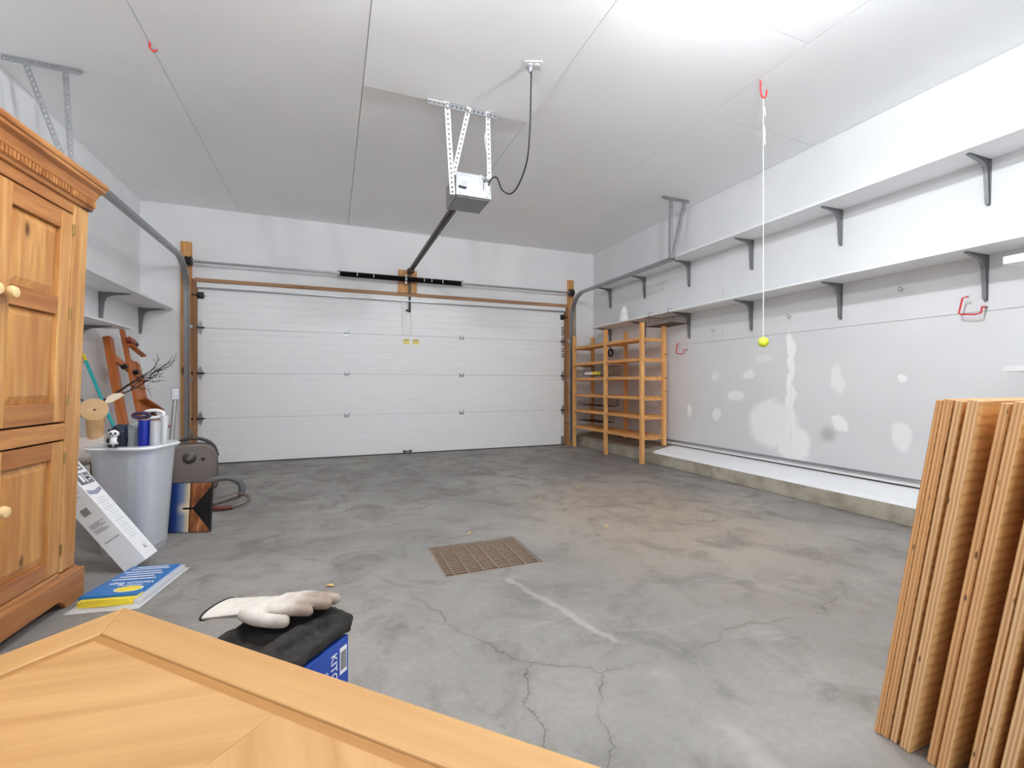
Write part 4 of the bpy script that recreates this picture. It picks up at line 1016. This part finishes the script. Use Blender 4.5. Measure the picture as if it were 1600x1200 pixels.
o = blob('pink_cloth', plain('pink_cloth', srgb(214, 150, 176), .9), [('b', (-.025, -.03, .02, .025, .03, .42))], .012, TM @ Vector((-.085, -.065, .02)), (0, 0, R(-14)), None, 4, .01)
tag(o, 'pink cloth showing faintly through the bin side', 'cloth')
pd = thing('panda_toy', 'small black and white panda toy perched on the bin rim', 'toy', TM @ Vector((-.005, -.157, .606)), (0, 0, R(10)))
bd = MB().sphere((0, 0, .028), (.022, .019, .028), 14, 9).build('body', 'white', pd, True)
MB().sphere((0, -.002, .07), (.024, .021, .021), 16, 10).build('head', 'white', pd, True)
for s in (-1, 1):
    MB().sphere((s*.018, 0, .09), .008, 10, 7).build('ear', 'black', pd, True)
    MB().sphere((s*.009, -.020, .073), (.006, .004, .007), 10, 7).build('eye_patch', 'black', pd, True)
    MB().sphere((s*.022, -.008, .036), (.009, .01, .014), 10, 7).build('arm', 'black', pd, True)
    MB().sphere((s*.013, -.016, .006), (.01, .012, .009), 10, 7).build('leg', 'black', pd, True)
MB().sphere((0, -.023, .065), (.004, .003, .003), 8, 6).build('nose', 'black', pd, True)

# ================================================================ LONG WHITE BOX
du, de, dd = Vector((.8147, -.0856, .5736)), Vector((.1045, .9945, 0)), Vector((-.5704, .06, .8192))
WB = thing('fixture_box', 'long white printed carton tilted towards the wardrobe end', 'box')
WB.matrix_world = frame((-.956, 2.823, .001), du.normalized(), de.normalized(), dd.normalized())
LB, TT, EW = .95, .105, .125
MB().box(0, 0, 0, TT, EW, LB).build('carton', 'boxwhite', WB, bevel=.001)
def prn(name, y0, y1, z0, z1, mt, k=0): return MB().box(TT+.0003, y0, z0, TT+.001+.0004*k, y1, z1).build(name, mt, WB)
def quad_print(name, pts, mt, k=0): return MB().prism(pts, TT+.0003, TT+.001+.0004*k, 'x').build(name, mt, WB)
# bright face: two product pictures, a tinted swoosh and a ruled table
quad_print('printed_picture', [(.010, .47), (.115, .47), (.115, .535), (.010, .535)], 'bracket')
quad_print('printed_picture', [(.018, .55), (.108, .55), (.108, .60), (.09, .635), (.04, .635), (.018, .60)], 'bracket')
for q in ((.035, .485, .055, .525), (.065, .478, .072, .53), (.08, .49, .105, .515), (.03, .565, .05, .60), (.06, .56, .098, .57), (.06, .58, .095, .61)):
    prn('picture_detail', q[0], q[2], q[1], q[3], 'ink_white', 1)
for q in ((.075, .495, .10, .51), (.04, .575, .047, .595), (.066, .585, .088, .60)): prn('picture_detail', q[0], q[2], q[1], q[3], 'ink', 2)
quad_print('printed_swoosh', [(.010, .415), (.06, .405), (.115, .42), (.115, .44), (.06, .428), (.010, .44)], plain('print_lilac', srgb(150, 150, 172), .5))
quad_print('printed_swoosh', [(.006, .655), (.119, .64), (.119, .95), (.006, .95)], 'bluebag')
quad_print('printed_swoosh', [(.03, .66), (.05, .655), (.10, .76), (.07, .76)], 'ink_white', 1)
for k in range(7): prn('ruled_line', .012, .113, .13+.038*k, .1312+.038*k, plain('print_pale', srgb(186, 188, 192), .6) if k == 0 else bpy.data.materials['print_pale'])
for k in range(18): prn('small_print', .02+.006*(k % 3), .085+.008*(k % 2), .138+.0143*k, .1405+.0143*k, bpy.data.materials['print_pale'])
text('recycling_mark', 'C', .03, 'ink', WB, frame((TT+.0006, .07, .06), Vector((0, 1, 0)), Vector((0, 0, 1)), Vector((1, 0, 0))), .0002)
text('recycling_mark', 'o', .02, 'ink', WB, frame((TT+.0006, .07, .06), Vector((0, 1, 0)), Vector((0, 0, 1)), Vector((1, 0, 0))), .0002)
fx = lambda x, z: frame((x, -.0006, z), Vector((1, 0, 0)), Vector((0, 0, 1)), Vector((0, -1, 0)))
text('small_print', 'MADE IN CHINA', .0095, 'ink', WB, fx(.055, .175), .0002)
for k, z in enumerate((.235, .242, .249, .262, .269, .276, .283, .43, .44, .45)): MB().box(.016+.004*(k % 2), -.0011, z, .085-.012*(k % 3), -.0003, z+.0022).build('small_print', 'ink', WB)
bc = MB().box(.03, -.0009, .33, .066, -.0003, .375).build('barcode', 'ink_white', WB)
for k in range(8): MB().box(.032+.0042*k, -.0015, .333, .0342+.0042*k, -.001, .372).build('barcode_bar', 'ink', bc)

# ================================================================ PICTURE
PC = thing('canvas_print', 'sunset photograph print with dark dock, stood on its side beside the bin', 'picture', (-.842, 3.44, .003), (R(-5), 0, R(-15)))
MB().box(-.19, .003, 0, .125, .022, .312).build('frame_board', 'black', PC, bevel=.003)
pp = MB().box(-.18, 0, .003, .12, .0029, .309).build('print', 'picture', PC)

# ================================================================ VACUUM
V = thing('canister_vacuum', 'taupe canister vacuum with wand and ribbed hose by the door jamb', 'vacuum', (-1.115, 4.66, 0), (R(-6), 0, R(14)))
def outline(w, h, r, n=8, z0=.03):
    pts = []
    for cx, cz, a0, rr in ((w-r, h-r, 0, r), (-w+r*.6, h-r*.6, PI/2, r*.6), (-w+.04, z0+.04, PI, .04), (w-.05, z0+.05, 1.5*PI, .05)):
        for k in range(n+1): a = a0+PI/2*k/n; pts.append((cx+rr*math.cos(a), cz+rr*math.sin(a)))
    return pts
MB().prism(outline(.18, .43, .12), -.09, .09, 'y').build('body', 'taupe', V, True, .018, 3)
MB().prism(outline(.187, .437, .125, 8, .022), -.035, .035, 'y').build('bumper_band', 'taupe_d', V, True, .006, 2)
MB().prism([(x*.84, .035+(z-.03)*.9) for x, z in outline(.18, .43, .11)], -.098, -.088, 'y').build('front_cover', 'taupe', V, True, .004, 2)
MB().tube(bez([(-.13, 0, .40), (-.09, 0, .455), (.0, 0, .475), (.09, 0, .455), (.155, 0, .40), (.185, 0, .31)], 8), .014, 10).build('carry_handle', 'taupe_d', V, True)
MB().lathe([(.05, -.099), (.05, -.106), (.034, -.112), (.02, -.114)], (-.02, 0, .31), 'y', 24).build('power_dial', 'taupe_d', V, True)
MB().bar((-.035, -.118, .295), (.0, -.118, .325), .02, .012, (0, 1, 0)).build('dial_grip', 'taupe', V, True)
MB().sphere((.075, -.101, .295), (.016, .01, .014), 12, 8).build('release_button', 'taupe_d', V, True)
for x in (-.11, .11):
    MB().tube([(x, -.10, .035), (x, -.06, .035)], .03, 14).build('wheel', 'taupe_d', V, True)
MB().tube([(-.155, -.125, .06), (-.15, -.125, .38)], .024, 12).build('wand_holder', 'taupe_d', V, True)
MB().tube([(-.15, -.125, .34), (-.118, -.125, .81)], [.019, .016], 12).build('wand', 'galv', V, True)
MB().tube([(-.153, -.128, .27), (-.149, -.128, .39)], .031, 12).build('wand_collar', 'taupe', V, True)
MB().tube([(-.158, -.15, .09), (-.152, -.15, .27)], .012, 10).build('chrome_tube', 'roll_silver', V, True)
MB().box(-.145, -.145, .80, -.09, -.105, .90).build('wand_clamp', 'galv', V, bevel=.006)
# ribbed hose and handle lying in front (part of the vacuum)
V_inv = V.matrix_basis.inverted()
hp = bez([V_inv @ Vector(p) for p in ((-1.04, 4.40, .10), (-.97, 4.33, .135), (-.86, 4.28, .18), (-.76, 4.24, .19), (-.68, 4.20, .15), (-.665, 4.16, .09), (-.70, 4.12, .06))], 22)
MB().tube(hp, [.021 if i % 2 else .0245 for i in range(len(hp))], 12).build('ribbed_hose', 'hose', V, True)
W_ = lambda x, y, z: V_inv @ Vector((x, y, z))
MB().tube(bez([W_(-.68, 4.13, .075), W_(-.78, 4.06, .055), W_(-.88, 3.99, .045), W_(-.93, 3.96, .05)], 8), [.026]*9+[.024]*8+[.03]*8, 12).build('hose_grip', 'taupe', V, True)
MB().tube(bez([W_(-.69, 4.12, .085), W_(-.61, 4.06, .075), W_(-.60, 4.0, .05), W_(-.70, 3.96, .022), W_(-.82, 3.96, .024), W_(-.90, 3.97, .035)], 8), .013, 10).build('loop_handle', 'taupe', V, True)
MB().tube(bez([W_(-.69, 3.948, .022), W_(-.78, 3.94, .022), W_(-.88, 3.95, .040)], 6), .015, 10).build('handle_underside', 'maroon', V, True)
MB().tube([W_(-.935, 3.955, .015), W_(-.925, 3.96, .12)], [.030, .028], 14).build('nozzle_ring', 'galv', V, True)

# ================================================================ EASEL
zb_, zt_ = Vector((-1.50, 4.93, 0)), Vector((-1.915, 5.50, 1.47))
za = (zt_-zb_).normalized(); xa = Vector((0, 1, 0)); xa = (xa-za*xa.dot(za)).normalized(); ya = za.cross(xa)
EA = thing('wooden_easel', 'folded wooden artist easel leaning against the shelf-lined wall', 'easel'); EA.matrix_world = frame(zb_, xa, ya, za)
MB().bar((-.22, 0, .012), (-.22, 0, 1.44), .062, .03, (0, 1, 0)).build('leg', 'easel', EA, bevel=.004)
MB().bar((-.255, .02, .02), (-.23, .025, 1.44), .05, .03, (0, 1, 0)).build('leg', 'easel', EA, bevel=.004)
MB().bar((.31, 0, .012), (.26, 0, 1.38), .085, .03, (0, 1, 0)).build('leg', 'easel', EA, bevel=.004)
MB().bar((.19, -.0, .05), (.16, 0, 1.36), .085, .028, (0, 1, 0)).build('leg', 'easel', EA, bevel=.004)
MB().bar((.02, -.03, .15), (-.01, -.03, 1.62), .058, .028, (0, 1, 0)).build('mast', 'easel', EA, bevel=.004)
MB().bar((-.25, -.02, 1.20), (.29, -.02, 1.20), .028, .07, (0, 0, 1)).build('cross_bar', 'easel', EA, bevel=.004)
MB().bar((-.02, -.06, 1.50), (.08, -.07, 1.50), .05, .05, (0, 0, 1)).build('canvas_clamp', plain('easel_clamp', srgb(150, 72, 44), .4), EA, bevel=.004)
MB().tube([(.09, -.07, 1.5), (.12, -.07, 1.5)], .026, 14).build('clamp_knob', 'black', EA, True)
MB().bar((-.02, -.07, 1.44), (.27, -.07, 1.44), .045, .016, (0, 0, 1)).build('clamp_shelf', 'easel', EA, bevel=.003)
MB().bar((-.03, -.07, .86), (.36, -.07, .86), .10, .018, (0, 0, 1)).build('tray', 'easel', EA, bevel=.003)
MB().bar((-.03, -.05, .77), (.33, -.05, .77), .026, .15, (0, 0, 1)).build('tray_front', 'easel', EA, bevel=.003)
MB().bar((-.02, -.09, .68), (.40, -.09, .68), .09, .018, (0, 0, 1)).build('tray', 'easel', EA, bevel=.003)
for x, z in ((-.20, 1.13), (.02, 1.16), (.20, .78)): MB().tube([(x, -.04, z), (x, -.085, z)], .022, 12).build('wing_nut', 'black', EA, True)

# teal pole
p0, p1 = Vector((-1.40, 4.50, .01)), Vector((-1.968, 4.95, 1.20))
t = thing('broom_handle', 'teal broom handle with a yellow tip leaning by the easel', 'broom', p0)
dv = p1-p0
MB().tube([dv*0, dv*.95], .0125, 12).build('pole', 'teal', t, True); MB().tube([dv*.95, dv], [.0135, .012], 12).build('grip_tip', 'yellow', t, True)

# ================================================================ REINDEER
RD = thing('log_reindeer', 'rustic birch log reindeer with twig antlers behind the bin', 'decoration', (-1.53, 3.88, 0), (0, 0, R(20)))
MB().tube([(-.28, .06, .47), (.11, 0, .51)], [.095, .10], 18).build('body', 'bark', RD, True)
MB().tube([(.05, -.01, .54), (.05, -.05, .72)], [.04, .05], 14).build('neck', 'logend', RD, True)
MB().tube([(.02, .10, .775), (.045, -.085, .775)], [.072, .075], 20).build('head', 'bark', RD, True)
MB().tube([(.0455, -.0855, .775), (.0462, -.09, .775)], [.073, .070], 20).build('face_disc', 'logend', RD, True)
MB().sphere((.047, -.095, .775), (.006, .004, .006), 8, 6).build('nose', 'twig', RD, True)
for s in (-1, 1):
    ear = [(.0, .0), (.03, .03), (.07, .036), (.105, .022), (.12, .0), (.08, -.010), (.03, -.014)]
    o = MB().prism([(x, z) for x, z in ear], -.006, .006, 'y').build('ear', 'ear', RD, bevel=.003)
    o.location = (.04+s*.055, -.03, .815); o.rotation_euler = (0, R(-28) if s > 0 else R(-152), 0)
def antler(s):
    b = MB(); r = random.Random(5+s)
    base = Vector((.04+s*.05, .0, .835))
    def twig(p, dirv, L, rad, depth):
        pts = [p]; q = p.copy(); dv = dirv.normalized()
        for k in range(5):
            dv = (dv+Vector((r.uniform(-.28, .28), r.uniform(-.15, .15), r.uniform(-.22, .26)))).normalized(); q = q+dv*(L/5); pts.append(q.copy())
        b.tube(pts, [rad*(1-.14*i) for i in range(6)], 6)
        if depth:
            for k in (2, 3, 4): twig(pts[k], dv+Vector((r.uniform(-.7, .7), r.uniform(-.3, .3), r.uniform(-.6, .9))), L*.42, rad*.65, depth-1)
    kk = 1. if s > 0 else .45
    for dz, L in ((.75, .36*kk), (.45, .42*kk), (.22, .38*kk)): twig(base, Vector((s, -.25, dz)), L, .0055, 2 if s > 0 else 1)
    return b
for s in (-1, 1): antler(s).build('antler', 'twig', RD, True)
for x, y in ((-.2, .0), (-.2, .1), (.05, -.06), (.07, .05)): MB().tube([(x, y+.01, .0), (x*.9, y, .43)], [.02, .022], 10).build('leg', plain('leg_bark', srgb(112, 84, 64), .9, 0, .4) if 'leg_bark' not in bpy.data.materials else bpy.data.materials['leg_bark'], RD, True)
